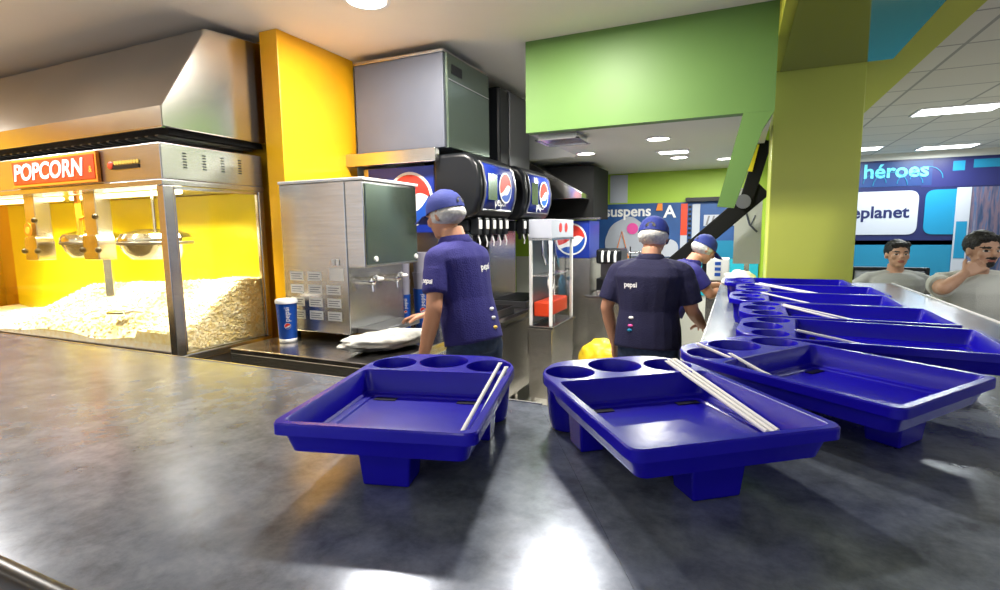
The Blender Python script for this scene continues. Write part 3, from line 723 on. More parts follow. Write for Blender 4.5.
# warming case (glass) on a steel cabinet
wc = thing('warming_case', 'tall narrow glass warming case with white frame on a steel cabinet', 'food warmer', (0, 0, 0))
wx0, wx1, wy0, wy1 = -1.40, -1.215, 3.58, 4.12
wz = .80
wy0, wy1 = 3.60, 4.14
bb('cabinet', wc, STEEL, -1.395, wx1, wy0, wy1, .25, wz-.025, .004)
for x_ in (-1.37, wx1-.03):
    for y_ in (wy0+.03, wy1-.03): bb('leg', wc, STEEL, x_-.015, x_+.015, y_-.015, y_+.015, 0, .2495, .002)
bb('cabinet_rim', wc, STEELT, -1.398, wx1+.02, wy0-.02, wy1, wz-.024, wz, .004)
bm = nb()
for x in (-1.39, wx1-.022):
    for y in (wy0, wy1-.03): box(bm, x, x+.022, y, y+.022, wz, 1.44)
obj('frame', bm, WHITE, wc, bevel=.003)
bb('header', wc, LBLUE, -1.39, wx1, wy0, wy1, 1.44, 1.575, .004)
bb('header_band', wc, STEEL, -1.392, wx1+.003, wy0-.003, wy1+.001, 1.425, 1.439, 0)
for q in (0, 1):
    bm = nb(); g = basis((wx1+.001, wy0+.2+q*.14, 1.515), (0, 1, 0), (0, 0, 1)); lathe(bm, [(0, .002), (.035, .002), (.035, 0)], seg=14); bm.transform(g); obj('round_mark', bm, LOGR, wc)
bb('glass_side', wc, GLASS, wx1-.006, wx1-.003, wy0+.03, wy1-.03, wz+.01, 1.43, 0)
bb('rear_panel', wc, STEELD, -1.389, -1.378, wy0+.03, wy1-.03, wz+.01, 1.43, 0)
bb('inner_shelf', wc, STEEL, -1.375, -1.25, wy0+.03, wy1-.03, 1.16, 1.17, 0)
bb('red_glow_block', wc, RED, -1.37, -1.25, wy0+.04, wy1-.04, wz+.06, wz+.17, .01)  # red glow in the case bottom, painted as a solid red block
for q in range(3):
    bm = nb(); tube(bm, [(-1.32, wy0+.1+q*.14, 1.42), (-1.32, wy0+.1+q*.14, 1.32), (-1.30, wy0+.12+q*.14, 1.24)], .012, 6); obj('hook', bm, CHROME, wc, True, auto=50)
bm = nb(); tube(bm, [(-1.26+.0*a, wy0+.12+.07*math.sin(a), 1.12+.07*math.cos(a)) for a in [i*.5 for i in range(13)]], .006, 6); obj('coil', bm, WHITE, wc, True, auto=50)
# third soda unit seen behind
u3 = thing('soda_tower', 'steel drinks unit with a blue emblem panel, behind the glass warming case', 'soda machine', (0, 0, 0))
bb('cabinet', u3, STEEL, -1.86, -1.30, 5.0, 5.5, 0, 1.22, .004); bb('upper_panel', u3, PANB, -1.86, -1.31, 5.0, 5.4, 1.221, 1.585, .004)
globe('emblem', basis((-1.49, 4.999, 1.405), (1, 0, 0), (0, 0, 1)), .155, u3)
# background hood
h2 = thing('kitchen_hood', 'dark kitchen extractor with slanted steel front, under the low ceiling', 'exhaust hood', (0, 0, 0))
bb('dark_body', h2, BLACKM, -1.95, -1.27, 5.0, 5.6, 1.60, 2.10, .004)
bm = nb(); prism(bm, [(-1.95, 2.12), (-1.80, 2.12), (-1.31, 1.83), (-1.31, 1.78), (-1.95, 1.78)], 'y', 4.72, 4.998); obj('slanted_front', bm, STEELH, h2, bevel=.004)
bb('lower_band', h2, STEELT, -1.72, -1.20, 4.97, 4.9985, 1.59, 1.61, 0)
# rear steel counter and coffee machine
rc = thing('rear_counter', 'low steel rear counter at the far end of the kitchen', 'counter', (0, 0, 0))
bb('counter_top', rc, STEELT, -1.28, -.62, 4.75, 6.25, .86, .89, .004); bb('cabinet', rc, STEEL, -1.26, -.64, 4.78, 6.24, 0, .8595, 0)
bm = nb()
for i in range(3):
    box(bm, -.6395, -.625, 4.82+i*.47, 5.24+i*.47, .1, .8)
obj('cabinet_door', bm, STEEL, rc, bevel=.004)
cm = thing('coffee_machine', 'black and silver drink maker left of the middle worker', 'coffee machine', (-1.12, 5.12, .8905))
bb('body', cm, BLACK, -.12, .14, -.12, .2, .0, .14, .01); bb('head', cm, BLACK, -.12, .12, -.14, .2, .28, .42, .02); bb('column_block', cm, STEELD, -.12, .13, .06, .2, .141, .279, .004)
for q in (-.05, .01, .07):
    bm = nb(); tube(bm, [(q, -.15, .40), (q, -.175, .36), (q, -.165, .30)], .012, 8); obj('spout', bm, WHITE, cm, True, auto=50)
bb('drip_plate', cm, STEEL, -.1, .13, -.2, -.121, 0, .03, .003)
bp = thing('food_pan', 'shallow steel pan on the rear counter beside the drink maker', 'pan', (-.83, 4.95, .8905))
bm = nb(); lathe(bm, [(0, .004), (.10, .004), (.125, .05), (.135, .052), (.125, .055), (.1, .01), (0, .01)], seg=28); obj('pan_body', bm, STEELT, bp, True, auto=40)
bm = nb(); tube(bm, [(.13, 0, .05), (.2, -.05, .06), (.26, -.09, .06)], .009, 8); obj('handle', bm, BLACK, bp, True, auto=50)
jr = thing('storage_jar', 'clear and white storage jar on the rear counter', 'jar', (-1.02, 4.80, .8905))
bm = nb(); lathe(bm, [(0, 0), (.05, 0), (.052, .12), (.045, .14), (0, .14)], seg=20); obj('jar_body', bm, LAV, jr, True, auto=40)
bm = nb(); lathe(bm, [(.048, .14), (.05, .165), (0, .17)], seg=20); obj('jar_lid', bm, MCYAN, jr, True, auto=40)

def bottle(label, x, y, z, h, r, m, cm_):
    t = thing('sauce_bottle', label, 'bottle', (x, y, z))
    bm = nb(); lathe(bm, [(0, 0), (r, 0), (r, h*.62), (r*.45, h*.78), (r*.4, h*.86), (0, h*.86)], seg=20); obj('bottle_body', bm, m, t, True, auto=40)
    bm = nb(); lathe(bm, [(r*.5, h*.84), (r*.5, h*.93), (r*.15, h), (0, h)], seg=16); obj('cap', bm, cm_, t, True, auto=40)
bottle('pale blue bottle beside the white jar on the rear counter', -.92, 4.80, .8905, .22, .035, MCYAN, WHITE)
bottle('tall black bottle behind the steel pan on the rear counter', -.70, 5.25, .8905, .34, .05, BLACK, STEEL)
bottle('yellow bottle at the far end of the rear counter', -.92, 5.92, .8905, .28, .045, GOLD, RED)
ws = thing('warmer_shelf', 'small black wire shelf on the rear counter behind the pan', 'shelf', (-.84, 5.35, .8905))
for z_ in (.18, .36): bb('shelf_board', ws, STEELT, -.22, .10, .12, .4, z_, z_+.012, .002)
for x_ in (-.215, .095):
    for y_ in (.125, .395): bb('post', ws, BLACK, x_-.006, x_+.006, y_-.006, y_+.006, 0, .42, 0)
# far wall sign
fw = thing('wall_sign', 'wide blue and white cinema advert board under the far green wall', 'sign', (0, 0, 0))
bb('board', fw, SBLUE, -1.55, .20, 6.27, 6.2995, 1.17, 1.785, 0)
bm = nb(); prism(bm, rr([(-1.42, 1.18), (-.62, 1.18), (-.62, 1.35), (-.85, 1.42), (-1.15, 1.66), (-1.38, 1.55), (-1.46, 1.35)], .08), 'y', 6.262, 6.2695); obj('white_shape', bm, LBLUE, fw)
text('lettering', 'suspens', .17, basis((-1.19, 6.262, 1.695), (1, 0, 0), (0, 0, 1)), LOGW, fw, .002, bold=.004)
text('letter_a', 'A', .19, basis((-.72, 6.262, 1.68), (1, 0, 0), (0, 0, 1)), LOGW, fw, .002, bold=.004)
bm = nb(); prism(bm, [(-.87, 1.70), (-.80, 1.70), (-.80, 1.78), (-.85, 1.78)], 'y', 6.255, 6.261); obj('orange_mark', bm, ORSG, fw)
bm = nb(); cone(bm, (-1.13, 6.2615, 1.50), (-1.13, 6.255, 1.50), .065, .065, 20); obj('pink_spot', bm, PINK, fw)
bm = nb(); tube(bm, [(-1.33, 6.255, 1.16), (-1.25, 6.255, 1.47), (-1.17, 6.255, 1.16)], .008, 6); obj('easel_print', bm, ORSG, fw)
bm = nb(); box(bm, -.60, -.53, 6.255, 6.2615, 1.42, 1.77); obj('red_strip', bm, RED, fw); bb('pale_strip', fw, LBLUE, -.60, -.53, 6.256, 6.2615, 1.18, 1.419, 0)
bb('pale_strip', fw, LBLUE, -.48, -.40, 6.256, 6.2615, 1.25, 1.76, 0)
bm = nb()
for q in range(11): box(bm, -.52, -.49, 6.256, 6.2615, 1.2+q*.052, 1.226+q*.052)
obj('film_holes', bm, BLACK, fw)
bb('film_band', fw, LBLUE, -.36, .12, 6.257, 6.2615, 1.52, 1.64, 0)
bm = nb()
for q in range(9): prism(bm, [(-.34+q*.05, 1.53), (-.32+q*.05, 1.53), (-.295+q*.05, 1.63), (-.315+q*.05, 1.63)], 'y', 6.252, 6.2565)
obj('film_stripes', bm, STEELD, fw)
bb('light_bar', fw, BLACK, -.55, .10, 6.2, 6.269, 1.787, 1.83, 0)
w2 = thing('wall_panel', 'turquoise wall panel low on the far wall behind the crouching worker', 'wall panel', (0, 0, 0))
bb('panel_board', w2, TEAL2, -.42, .20, 6.262, 6.2985, .75, 1.16, 0); bb('upper_strip', w2, TEAL, -.28, .2, 6.2575, 6.2615, 1.165, 1.36, 0)
bb('white_patch', thing('pale_wall_patch', 'pale white patch at left on the far green wall', 'board', (0, 0, 0)), LBLUE, -1.40, -1.20, 6.285, 6.2995, 1.80, 2.12, 0)  # flat pale patch set on the green wall
# articulated black arm
aa = thing('jointed_support', 'thick black jointed support arm between the green wall leg and lime column', 'support arm', (0, 0, 0))
def bar(bm, p, q, w, y0, y1):
    p = V((p[0], 0, p[1])); q = V((q[0], 0, q[1])); d = (q-p).normalized(); n = V((-d.z, 0, d.x))*w
    prism(bm, [((p+n).x, (p+n).z), ((q+n).x, (q+n).z), ((q-n).x, (q-n).z), ((p-n).x, (p-n).z)], 'y', y0, y1)
bm = nb(); bar(bm, (-.50, 1.19), (.16, 1.80), .066, 4.62, 4.72); obj('lower_bar', bm, BLACKM, aa, bevel=.008)
bm = nb(); bar(bm, (.03, 1.66), (.155, 2.16), .05, 4.60, 4.74); obj('upper_bar', bm, BLACKM, aa, bevel=.008)
bm = nb(); bar(bm, (.045, 1.93), (.085, 2.13), .03, 4.585, 4.599); obj('lime_insert', bm, YELP, aa)
bm = nb(); cone(bm, (.02, 4.58, 1.70), (.02, 4.60, 1.70), .055, .055, 20); obj('pivot', bm, STEELD, aa)
bm = nb(); tube(bm, [(.155, 4.67, 2.1), (.16, 4.67, 2.134)], .03, 10); obj('ceiling_mount', bm, STEELD, aa)
# white poster with branch
wp = thing('poster', 'white poster with a grey branch drawing beside the lime column', 'poster', (0, 0, 0))
bb('sheet', wp, WHT, -.04, .17, 5.0, 5.02, 1.19, 1.83, 0)
bm = nb(); tube(bm, [(.05, 4.997, 1.62), (.08, 4.997, 1.52), (.14, 4.997, 1.46)], .009, 6); tube(bm, [(.09, 4.997, 1.52), (.12, 4.997, 1.60)], .006, 6); obj('branch_drawing', bm, GREYP, wp)
bb('poster_stand', wp, STEEL, .05, .09, 5.021, 5.04, 0.0, 1.75, 0)

# receipt box
rb = thing('cash_register', 'small white register with blue print beyond the crouching worker', 'register', (-.16, 5.2, 0))
bb('register_body', rb, WHITE, -.10, .09, 0, .2, 1.02, 1.22, .006)
bb('register_screen', rb, BLACK, -.14, -.101, .02, .18, 1.0, 1.22, .004)
bm = nb()
for q in range(3): box(bm, -.03, .02, -.004, -.0005, 1.06+q*.05, 1.09+q*.05)
obj('blue_print', bm, LOGB, rb); bb('pedestal', rb, STEEL, -.1, .09, .02, .2, 0, 1.0195, 0)

# bags
def crumple(name, label, cat, loc, size, m, seed, rz=0):
    bm = nb(); vs = ell(bm, (0, 0, 0), (1, 1, 1), sub=4)
    for v in vs:
        d = v.co.copy(); n = noise.noise(d*2.3+V((seed, 0, 0)))*.28+noise.noise(d*5+V((0, seed, 0)))*.14+abs(noise.noise(d*9+V((0, 0, seed))))*.08
        q = d*(1+n); v.co = V((q.x*size[0], q.y*size[1], max(0, q.z*.5+.5)*size[2]))
    o = obj(name, bm, m, None, True); o.location = loc; o.rotation_euler = (0, 0, rz); tag(o, label, cat); return o
crumple('plastic_bag', 'crumpled white plastic bag on the steel counter by the left worker\'s hand', 'bag', (-1.68, 2.26, .8805), (.10, .25, .10), WBAG, 3, R(-28))
crumple('paper_sack', 'white crumpled bag at the far end of the tray row', 'bag', (.02, 4.15, 1.0505), (.11, .12, .14), WBAG, 9)
ob = thing('mop_bucket', 'yellow bucket lined with a yellow bag, left of the middle worker', 'bucket', (-.86, 3.72, 0))
bm = nb(); lathe(bm, [(0, 0), (.14, 0), (.17, .5), (.18, .52), (.165, .52), (.13, .02), (0, .02)], seg=28); obj('bucket_body', bm, STEELD, ob, True, auto=40)
bm = nb(); vs = ell(bm, (0, 0, .58), (.17, .17, .13), sub=4)
for v in vs: v.co += (v.co-V((0, 0, .58))).normalized()*.03*noise.noise(v.co*16)
obj('bag_liner', bm, YBAG, ob, True)

# ------------------------------------------------------------------ hall mural
mu = thing('hall_mural', 'big blue cinema mural with white logo plate on the far hall wall', 'mural', (0, 0, 0))
Y = 10.09
def pl(name, m, x0, x1, z0, z1, d=.01, par=mu, off=0, rad=None):
    bm = nb()
    pts = [(x0, z0), (x1, z0), (x1, z1), (x0, z1)]
    if rad: pts = rr(pts, rad, 6)
    prism(bm, pts, 'y', Y-off-d, Y-off); return obj(name, bm, m, par)
pl('backdrop', MNAVY, .3, 7.3, 1.20, 2.50)
pl('top_band', MBLUE, .3, 2.62, 2.10, 2.47, .004, off=.0105)
pl('violet_band', MVIO, 2.50, 7.3, 2.07, 2.47, .003, off=.0105)
pl('teal_field', TEAL, .3, 2.95, .02, 1.27, .01, off=.0)
plate = pl('logo_plate', LBLUE, .7, 2.48, 1.36, 2.03, .012, off=.0105, rad=.13)
text('lettering', 'cineplanet', .255, basis((2.37, Y-.024, 1.70), (1, 0, 0), (0, 0, 1)), MNAVY, plate, .003, align='RIGHT', bold=.006)
pl('cyan_plate', MCYAN, 2.56, 3.05, 1.36, 2.03, .012, off=.0105, rad=.13)
text('headline', 'h\u00e9roes', .30, basis((2.16, Y-.02, 2.33), (1, 0, 0), (0, 0, 1)), LTCY, mu, .003, align='CENTER', sx=1.0, bold=.006)
bm = nb()
for q, (cx, cz, r_) in enumerate(((2.35, 2.14, .16), (2.1, 2.12, .22), (2.55, 2.2, .2), (1.9, 2.16, .15))):
    tube(bm, [(cx+r_*math.cos(a), Y-.02, cz+r_*math.sin(a)*.9) for a in [PI*i/10 for i in range(11)]], .006, 5)
obj('line_art', bm, TEAL, mu)
pl('side_stripe', LBLUE, 2.93, 3.10, .6, 2.05, .014, off=.0235)
pl('side_stripe_cyan', MCYAN, 2.95, 3.08, 1.0, 1.55, .004, off=.038)
pl('cyan_mark', MCYAN, 2.86, 3.0, 2.3, 2.44, .004, off=.015)
pl('city_picture', CITY, 3.10, 7.3, .4, 2.05, .014, off=.0105)
pl('top_cyan_strip', TEAL, 3.1, 7.3, 2.33, 2.45, .004, off=.014)

# ------------------------------------------------------------------ chairs for patrons
def chair(label, x, y, rz, w, h, seat=.46):
    t = thing('dining_chair', label, 'chair', (x, y, 0), rz)
    bb('seat', t, LBLUE, -w/2, w/2, -.24, .24, seat-.06, seat, .02)
    bb('backrest', t, LBLUE, -w/2+.03, w/2-.03, -.30, -.26, seat+.05, h-.03, .01)
    bm = nb(); box(bm, -w/2, -w/2+.03, -.31, -.25, seat-.1, h); box(bm, w/2-.03, w/2, -.31, -.25, seat-.1, h); box(bm, -w/2+.03, w/2-.03, -.31, -.25, h-.03, h)
    obj('back_frame', bm, BLACK, t, bevel=.004)
    for sx in (-1, 1):
        for yy in (-.27, .2):
            bm = nb(); cone(bm, (sx*(w/2-.03), yy, 0), (sx*(w/2-.03), yy, seat-.061), .014, .018, 10); obj('leg', bm, BLACK, t)
    return t
chair('black framed wide chair with pale backrest, under the grey-shirted person', 1.27, 5.62, PI, .60, 1.12)
chair('black framed chair under the person in the white printed shirt', 1.55, 4.66, PI+.2, .44, .98, .52)

# ------------------------------------------------------------------ people
def ring_loft(bm, rings):
    # rings: (center, rx, ry, xaxis, yaxis)
    prev = None; n = 20
    for c, rx, ry, xa, ya in rings:
        cur = [bm.verts.new(c+xa*rx*math.copysign(abs(math.cos(t))**.85, math.cos(t))+ya*ry*math.copysign(abs(math.sin(t))**.85, math.sin(t))) for t in [2*PI*i/n for i in range(n)]]
        if prev:
            for i in range(n): bm.faces.new([prev[i], prev[(i+1) % n], cur[(i+1) % n], cur[i]])
        else: bm.faces.new(cur[::-1])
        prev = cur
    bm.faces.new(prev)
def chain(bm, pts):
    for (p, r), (q, s) in zip(pts, pts[1:]):
        cone(bm, p, q, r, s, 14); 
    for p, r in pts: ell(bm, p, (r, r, r), sub=2)
def remesh(name, bm, voxel, smooth_it, m, parent, noise_amp=0, nscale=8):
    me = bpy.data.meshes.new(name+'_tmp'); bmesh.ops.recalc_face_normals(bm, faces=bm.faces[:]); bm.to_mesh(me); bm.free()
    t = bpy.data.objects.new(name+'_tmp', me); C.objects.link(t)
    md = t.modifiers.new('r', 'REMESH'); md.mode = 'VOXEL'; md.voxel_size = voxel; md.adaptivity = 0; md.use_smooth_shade = True
    if smooth_it: sm = t.modifiers.new('s', 'SMOOTH'); sm.factor = .5; sm.iterations = smooth_it
    bpy.context.view_layer.update()
    out = bpy.data.meshes.new_from_object(t.evaluated_get(bpy.context.evaluated_depsgraph_get())); out.name = name
    bpy.data.objects.remove(t); bpy.data.meshes.remove(me)
    if noise_amp:
        for v in out.vertices:
            n = noise.noise(V((v.co.x*nscale, v.co.y*nscale, v.co.z*nscale*.6)))
            v.co += v.normal*n*noise_amp
    out.materials.clear()
    for x in (m if isinstance(m, (list, tuple)) else [m]): out.materials.append(x)
    for p in out.polygons: p.use_smooth = True
    o = bpy.data.objects.new(name, out); C.objects.link(o); o.parent = parent
    return o
def person(label, loc, rz, s, hip, neck, elbows, wrists, fingers, knees, ankles, skin, shirt, pants, head_rot=(0, 0, 0), cap=False, hair=True, sleeve=.5, beard=False, bulk=1, neckf=.0, hipx=.09, collar=False, print_=None, curl=.35, shoulders=None):
    root = thing('person', label, 'person', loc, rz)
    root.scale = (s, s, s)
    hip = V(hip); neck = V(neck); up = (neck-hip).normalized(); X = V((1, 0, 0)); Fw = up.cross(X).normalized()
    T = (neck-hip).length
    sh = [neck+X*sx*.168*bulk-up*.078 for sx in (-1, 1)]
    if shoulders: sh = [V(q) for q in shoulders]
    head_m = Euler(head_rot, 'XYZ').to_matrix()
    nk = neck+V((0, .012+neckf, .018))
    hc = nk+head_m @ V((0, .02, .125))
    def torso(bm, g):
        prof = [(-.03, .166, .116), (0, .165, .115), (.2, .160, .112), (.4, .145, .104), (.62, .158, .115), (.8, .178, .118), (.90, .165, .098), (.965, .115, .078), (1.0, .07, .065)]
        ring_loft(bm, [(hip+up*T*t, rx*bulk+g, ry*bulk*(1.0 if bulk < 1.05 else 1.12)+g, X, Fw) for t, rx, ry in prof])
    bm = nb(); torso(bm, 0)
    cone(bm, neck-up*.04, nk+head_m @ V((0, 0, .05)), .062, .056, 16)
    for q in sh: cone(bm, neck-up*.015, q, .05, .052, 14)
    # head
    rm = head_m
    ell(bm, hc+rm @ V((0, -.008, .022)), (.077, .095, .09), rm, 3)
    ell(bm, hc+rm @ V((0, .018, -.035)), (.062, .072, .075), rm, 3)
    ell(bm, hc+rm @ V((0, .058, -.083)), (.032, .026, .026), rm, 2)
    ell(bm, hc+rm @ V((0, .084, .018)), (.05, .012, .012), rm, 2)
    cone(bm, hc+rm @ V((0, .085, .012)), hc+rm @ V((0, .104, -.026)), .009, .017, 10); ell(bm, hc+rm @ V((0, .098, -.028)), (.018, .014, .011), rm, 2)
    ell(bm, hc+rm @ V((0, .082, -.052)), (.024, .012, .006), rm, 2); ell(bm, hc+rm @ V((0, .081, -.063)), (.020, .011, .006), rm, 2)
    for sx in (-1, 1):
        ell(bm, hc+rm @ V((sx*.078, -.008, -.008)), (.010, .018, .03), rm, 2)
        ell(bm, hc+rm @ V((sx*.042, .058, -.02)), (.024, .022, .024), rm, 2)
    # arms and hands
    for i in (0, 1):
        e, w = V(elbows[i]), V(wrists[i]); sx = (-1, 1)[i]
        chain(bm, [(sh[i], .056*bulk), (sh[i].lerp(e, .5), .047*bulk), (e, .038), (e.lerp(w, .35), .039), (w, .026)])
        fd = V(fingers[i][0]).normalized(); pn_ = V(fingers[i][1]).normalized(); sd = fd.cross(pn_).normalized()
        if i == 0: sd = -sd
        # palm
        for a in (-.024, -.008, .008, .024): chain(bm, [(w+sd*a*.55, .016), (w+fd*.05+sd*a, .0165), (w+fd*.085+sd*a*1.15, .0135)])
        cr = curl if not isinstance(curl, tuple) else curl[i]
        for a, ln in ((-.030, .062), (-.010, .074), (.011, .078), (.031, .070)):
            p = w+fd*.088+sd*a*1.12; d = (fd+sd*a*1.8).normalized(); pts = [(p, .0088)]; an = 0
            for kk, f_ in enumerate((.45, .32, .23)):
                an += cr*(.6+.5*kk); dd = (d*math.cos(an)+pn_*math.sin(an)); p = p+dd*ln*f_; pts.append((p, .0084-.0008*kk))
            chain(bm, pts)
        p = w+fd*.025+sd*.028; d = (fd*.62+sd*.75+pn_*.3).normalized()
        chain(bm, [(w+fd*.015+sd*.012, .016), (p+d*.012, .0125), (p+d*.042, .0105), (p+d*.042+(d+fd*.6+pn_*.4).normalized()*.03, .0092)])
    for i in (0, 1):
        sx = (-1, 1)[i]; h = hip+X*sx*hipx*min(bulk, 1)-up*.03
        chain(bm, [(h, .070), (h.lerp(V(knees[i]), .5), .072), (V(knees[i]), .052), (V(knees[i]).lerp(V(ankles[i]), .3), .052), (V(ankles[i]), .036)])
        chain(bm, [(V(ankles[i])+V((0, -.02, -.02)), .035), (V(ankles[i])+V((sx*.02, .12, -.045)), .028)])
    body = remesh('body', bm, .0058, 3, [skin, LIP, EYE, EYEW, HAIR], root)
    inv = rm.transposed()
    for p in body.data.polygons:
        q = inv @ (p.center-hc)
        if q.length > .16 or q.y < .03: continue
        ax = abs(q.x)
        if ((q.x)/.025)**2+((q.z+.058)/.010)**2 < 1 and q.y > .06: p.material_index = 1
        e_ = ((ax-.033)/.0155)**2+((q.z-.0)/.0075)**2
        if e_ < 1 and q.y > .04: p.material_index = 2 if abs(ax-.033) < .008 else 3
        if ((ax-.035)/.022)**2+((q.z-.022)/.0065)**2 < 1 and q.y > .03: p.material_index = 4
        if beard:
            if (ax/.033)**2+((q.z+.045)/.0085)**2 < 1 and q.y > .05: p.material_index = 4
            if (ax/.028)**2+((q.z+.085)/.02)**2 < 1 and q.y > .05 and p.material_index != 1: p.material_index = 4
    # shirt
    bm = nb(); torso(bm, .017)
    for i in (0, 1):
        e = V(elbows[i]); q = sh[i].lerp(e, sleeve*1.12)
        cone(bm, neck-up*.035, sh[i], .066, .066*bulk, 16); bk = min(bulk, 1.04); chain(bm, [(sh[i], .066*bk), (sh[i].lerp(e, sleeve*.5), .067*bk)])
        cone(bm, sh[i].lerp(e, sleeve*.4), q, .069*bk, .066*bk, 16)
    so_ = remesh('shirt', bm, .0075, 4, shirt, root, .007, 9)
    if collar:
        bm = nb()
        for k_ in range(20):
            pass
        lathe(bm, [(.067, -.035), (.085, -.028), (.088, -.012), (.070, .018), (.064, .016), (.066, -.035)], (0, 0, 0), 24)
        bm.transform(M.Translation(neck+V((0, .006, .012))) @ M.Rotation(R(-8), 4, 'X')); obj('collar', bm, shirt, so_, True, auto=60)
    # trousers
    bm = nb()
    ring_loft(bm, [(hip+up*T*t, rx*bulk+.004, ry*bulk+.004, X, Fw) for t, rx, ry in ((-.16, .12, .095), (-.08, .155, .112), (0, .166, .116), (.07, .162, .112))])
    for i in (0, 1):
        sx = (-1, 1)[i]; h = hip+X*sx*hipx*min(bulk, 1); kn = V(knees[i]); an = V(ankles[i])
        chain(bm, [(h-up*.035, .086), (h.lerp(kn, .5), .084), (kn, .070), (kn.lerp(an, .5), .064)]); cone(bm, kn.lerp(an, .5), an+(kn-an).normalized()*.02, .064, .058, 16)
    remesh('trousers', bm, .009, 3, pants, root, .006, 8)
    bm = nb()
    for i in (0, 1):
        sx = (-1, 1)[i]; an = V(ankles[i])
        chain(bm, [(an+V((0, -.03, -.03)), .044), (an+V((sx*.01, .06, -.038)), .042), (an+V((sx*.02, .14, -.045)), .038)])
    sho = remesh('shoes', bm, .008, 3, BLACK, root)
    hm = M.Translation(hc) @ rm.to_4x4()
    if cap:
        bm = nb()
        lathe(bm, [(0, .124), (.022, .122), (.05, .110), (.074, .088), (.089, .055), (.094, .018), (.090, .018), (.085, .05), (.07, .083), (.045, .103), (0, .116)], (0, -.008, 0), 32, .96, 1.10); bm.transform(hm)
        cp = obj('cap', bm, CAPB, root, True, auto=60)
        bm = nb(); n = 12; rows = []
        for j in range(6):
            f = j/5; rows.append([bm.verts.new(((.084-.018*f)*math.sin(a), .078+(.085*f)*math.cos(a)**.6+.02*math.cos(a)-.0, .024-.02*f-.014*math.sin(a)**2)) for a in [R(-78)+R(156)*i/n for i in range(n+1)]])
        for a, b_ in zip(rows, rows[1:]):
            for i in range(n): bm.faces.new([a[i], a[i+1], b_[i+1], b_[i]])
        bm.transform(hm); br = obj('brim', bm, CAPB, cp, True); q = br.modifiers.new('s', 'SOLIDIFY'); q.thickness = .004
        bm = nb(); ell(bm, (0, -.008, .124), (.008, .008, .005)); bm.transform(hm); obj('cap_button', bm, CAPB, cp, True)
        # rear opening above the strap
        bm = nb(); A = []
        for i in range(13):
            a = PI*i/12; x = .03*math.cos(a); z = .036+.028*math.sin(a); y = -.008-.0955*1.10*math.sqrt(max(0, 1-(x/.094)**2))*(1-.55*((z-.02)/.1)**2)-.0015
            A.append(bm.verts.new((x, y, z)))
        bm.faces.new(A); bm.transform(hm); obj('cap_opening', bm, HAIR, cp)
        bm = nb()
        g = ell(bm, (0, 0, 0), (1, 1, 1), sub=4)
        for v in g:
            d = v.co.copy(); k_ = 1+.05*noise.noise(d*7)
            v.co = V((d.x*.087*k_, -.016+d.y*.096*k_, -.004+d.z*.058*k_))
        bmesh.ops.delete(bm, geom=[v for v in bm.verts if v.co.y > .045 and v.co.z < .012], context='VERTS')
        bm.transform(hm); obj('hair_net', bm, NET, root, True)
    elif hair:
        bm = nb()
        g = ell(bm, (0, 0, 0), (1, 1, 1), sub=4)
        for v in g:
            d = v.co.copy(); k_ = 1+.06*noise.noise(d*6)+.03*noise.noise(d*17)
            v.co = V((d.x*.087*k_, -.018+d.y*.096*k_, .042+d.z*.088*k_))
            if v.co.z < .0 and v.co.y > -.02: v.co.x *= .85
        bm.transform(hm); obj('hair', bm, HAIR, root, True)
        bm = nb()
        for q in range(13):
            a = -.056+.112*q/12; ell(bm, (a, .074-.35*abs(a)**1.15, .078+.004*math.sin(q*2.1)), (.016, .016, .02), sub=2)
        bm.transform(hm); obj('fringe', bm, HAIR, root, True)
    return root, sh, neck, up, Fw, so_

stand = dict(hip=(0, 0, .93), knees=[(-.10, .02, .50), (.10, .02, .50)], ankles=[(-.11, -.01, .085), (.11, -.01, .085)])
# left worker: back turned, facing the drink machines, reaching left to the counter
wA = person('person in blue cap, hair net and royal blue polo, working at the drinks counter', (-1.20, 2.33, 0), R(74), 1.03,
    neck=(0, .11, 1.40), elbows=[(-.22, .04, 1.10), (.21, .20, 1.10)], wrists=[(-.21, .13, .87), (.08, .42, 1.0)], fingers=[((0, .35, -1), (1, 0, 0)), ((-.3, 1, -.2), (0, -.25, -1))],
    skin=SKIN, shirt=NAVY2, pants=JEANS, cap=True, bulk=.87, head_rot=(R(-14), 0, R(10)), collar=True, sleeve=.62, curl=.25, **stand)
# middle worker
wB = person('person seen from behind in dark navy polo and blue cap, standing mid kitchen', (-.44, 2.95, 0), R(-4), .93,
    neck=(0, .04, 1.43), elbows=[(-.25, .0, 1.14), (.24, .05, 1.14)], wrists=[(-.23, .10, .90), (.27, .27, 1.02)], fingers=[((0, .4, -1), (1, 0, 0)), ((0, 1, -.2), (0, -.2, -1))],
    skin=SKIN, shirt=NAVY, pants=JEANS, cap=True, head_rot=(R(-16), 0, 0), collar=True, sleeve=.72, bulk=1.08, curl=.3, **stand)
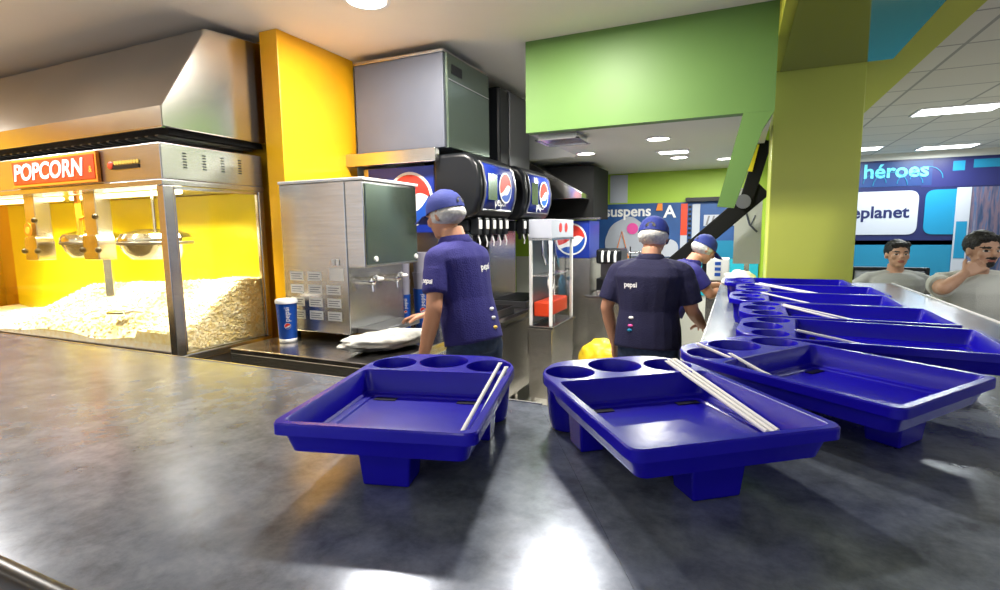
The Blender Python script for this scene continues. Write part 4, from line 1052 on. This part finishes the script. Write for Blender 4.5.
# far worker
wC = person('person in blue cap with white hair net leaning down behind the middle worker', (-.50, 4.28, 0), R(-62), .93,
    neck=(0, .20, 1.32), elbows=[(-.20, .30, 1.08), (.20, .28, 1.08)], wrists=[(-.12, .50, 1.12), (.12, .48, 1.10)], fingers=[((0, 1, -.1), (0, -.1, -1)), ((0, 1, -.1), (0, -.1, -1))],
    skin=SKIN, shirt=NAVY2, pants=JEANS, cap=True, head_rot=(R(-30), 0, 0), collar=True, sleeve=.6, curl=.3, neckf=.02, **stand)
def drape(o, so_, lift=.0015):
    bpy.context.view_layer.update()
    for v in o.data.vertices:
        ok, p, n, i = so_.closest_point_on_mesh(v.co)
        if ok: v.co = p+n*lift
def worker_marks(t, w_shoulder, lab):
    root, sh, neck, up, Fw, so_ = t
    b_ = neck-up*.15-Fw*.158+V((w_shoulder, 0, 0))
    drape(text('shirt_print', 'pepsi', .042, basis(b_, (1, 0, 0), up), LOGW, so_, .0, bold=.001), so_)
worker_marks(wA, .07, 0)
root, sh, neck, up, Fw, so_ = wA
m_ = sh[0].lerp(V((-.22, .04, 1.10)), .40)
drape(text('sleeve_print', 'pepsi', .036, basis(m_+V((-.072, -.012, 0)), (0, -1, 0), (0, 0, 1)), LOGW, so_, .0, bold=.001), so_); worker_marks(wB, -.08, 0)
# id badge and clips on the back of the waist
def clips(t, x, cols):
    bpy.context.view_layer.update()
    root, sh, neck, up, Fw, so_ = t
    for k_, m_ in enumerate(cols):
        ok, p_, n_, i_ = so_.closest_point_on_mesh(V((x, -.3, 1.14-.045*k_)))
        bm = nb(); ell(bm, p_, (.016, .007, .009)); obj('pin', bm, m_, so_, True)
clips(wA, .07, [WHITE, WHITE, GOLD]); clips(wB, -.11, [WHITE, PINK, MCYAN])

sit = dict(hip=(0, 0, .56), knees=[(-.14, .42, .56), (.14, .42, .56)], ankles=[(-.13, .40, .10), (.13, .40, .10)])
pL = person('person in light grey shirt sitting in front of the teal wall, facing the camera', (1.24, 5.58, .03), PI+.12, 1.04,
    neck=(0, .02, 1.03), elbows=[(-.36, .10, .85), (.35, .08, .84)], wrists=[(-.24, .30, .74), (.24, .30, .74)], fingers=[((.2, 1, -.2), (0, -.2, -1)), ((-.2, 1, -.2), (0, -.2, -1))],
    skin=SKIN2, shirt=GREYT, pants=JEANS, sleeve=.8, bulk=1.14, curl=.25, head_rot=(R(4), 0, 0), **sit)
pR = person('person in white printed shirt resting chin on a raised hand, at the right edge', (1.455, 4.58, .055), PI+.22, 1.05,
    neck=(0, .04, 1.07), elbows=[(-.24, .20, .78), (.29, .26, .99)], wrists=[(-.10, .34, .72), (.15, .19, 1.075)], fingers=[((.4, 1, -.1), (0, -.2, -1)), ((-.7, -.08, .45), (-.4, -.8, -.2))],
    skin=SKIN2, shirt=WHT, pants=JEANS, sleeve=.55, bulk=1.2, beard=True, head_rot=(R(0), 0, R(6)), curl=(.3, .75), **sit)
root, sh, neck, up, Fw, so_ = pR
bm = nb()
for q in range(5):
    ell(bm, (-.02+.03*math.cos(q*1.3), .172, .90+.02*math.sin(q*1.3)), (.018, .004, .012))
obj('chest_print', bm, GREYP, so_, True)

# ------------------------------------------------------------------ world and view
w = bpy.data.worlds.new('world'); S.world = w; w.use_nodes = True
w.node_tree.nodes['Background'].inputs[0].default_value = (.9, .93, 1, 1); w.node_tree.nodes['Background'].inputs[1].default_value = .8
S.view_settings.view_transform = 'Standard'; S.view_settings.look = 'None'; S.view_settings.gamma = 1; S.view_settings.exposure = .38
S.view_settings.use_curve_mapping = False
S.cycles.max_bounces = 6; S.cycles.transparent_max_bounces = 8; S.cycles.use_denoising = True
S.cycles.sample_clamp_indirect = 6; S.cycles.caustics_reflective = False; S.cycles.caustics_refractive = False
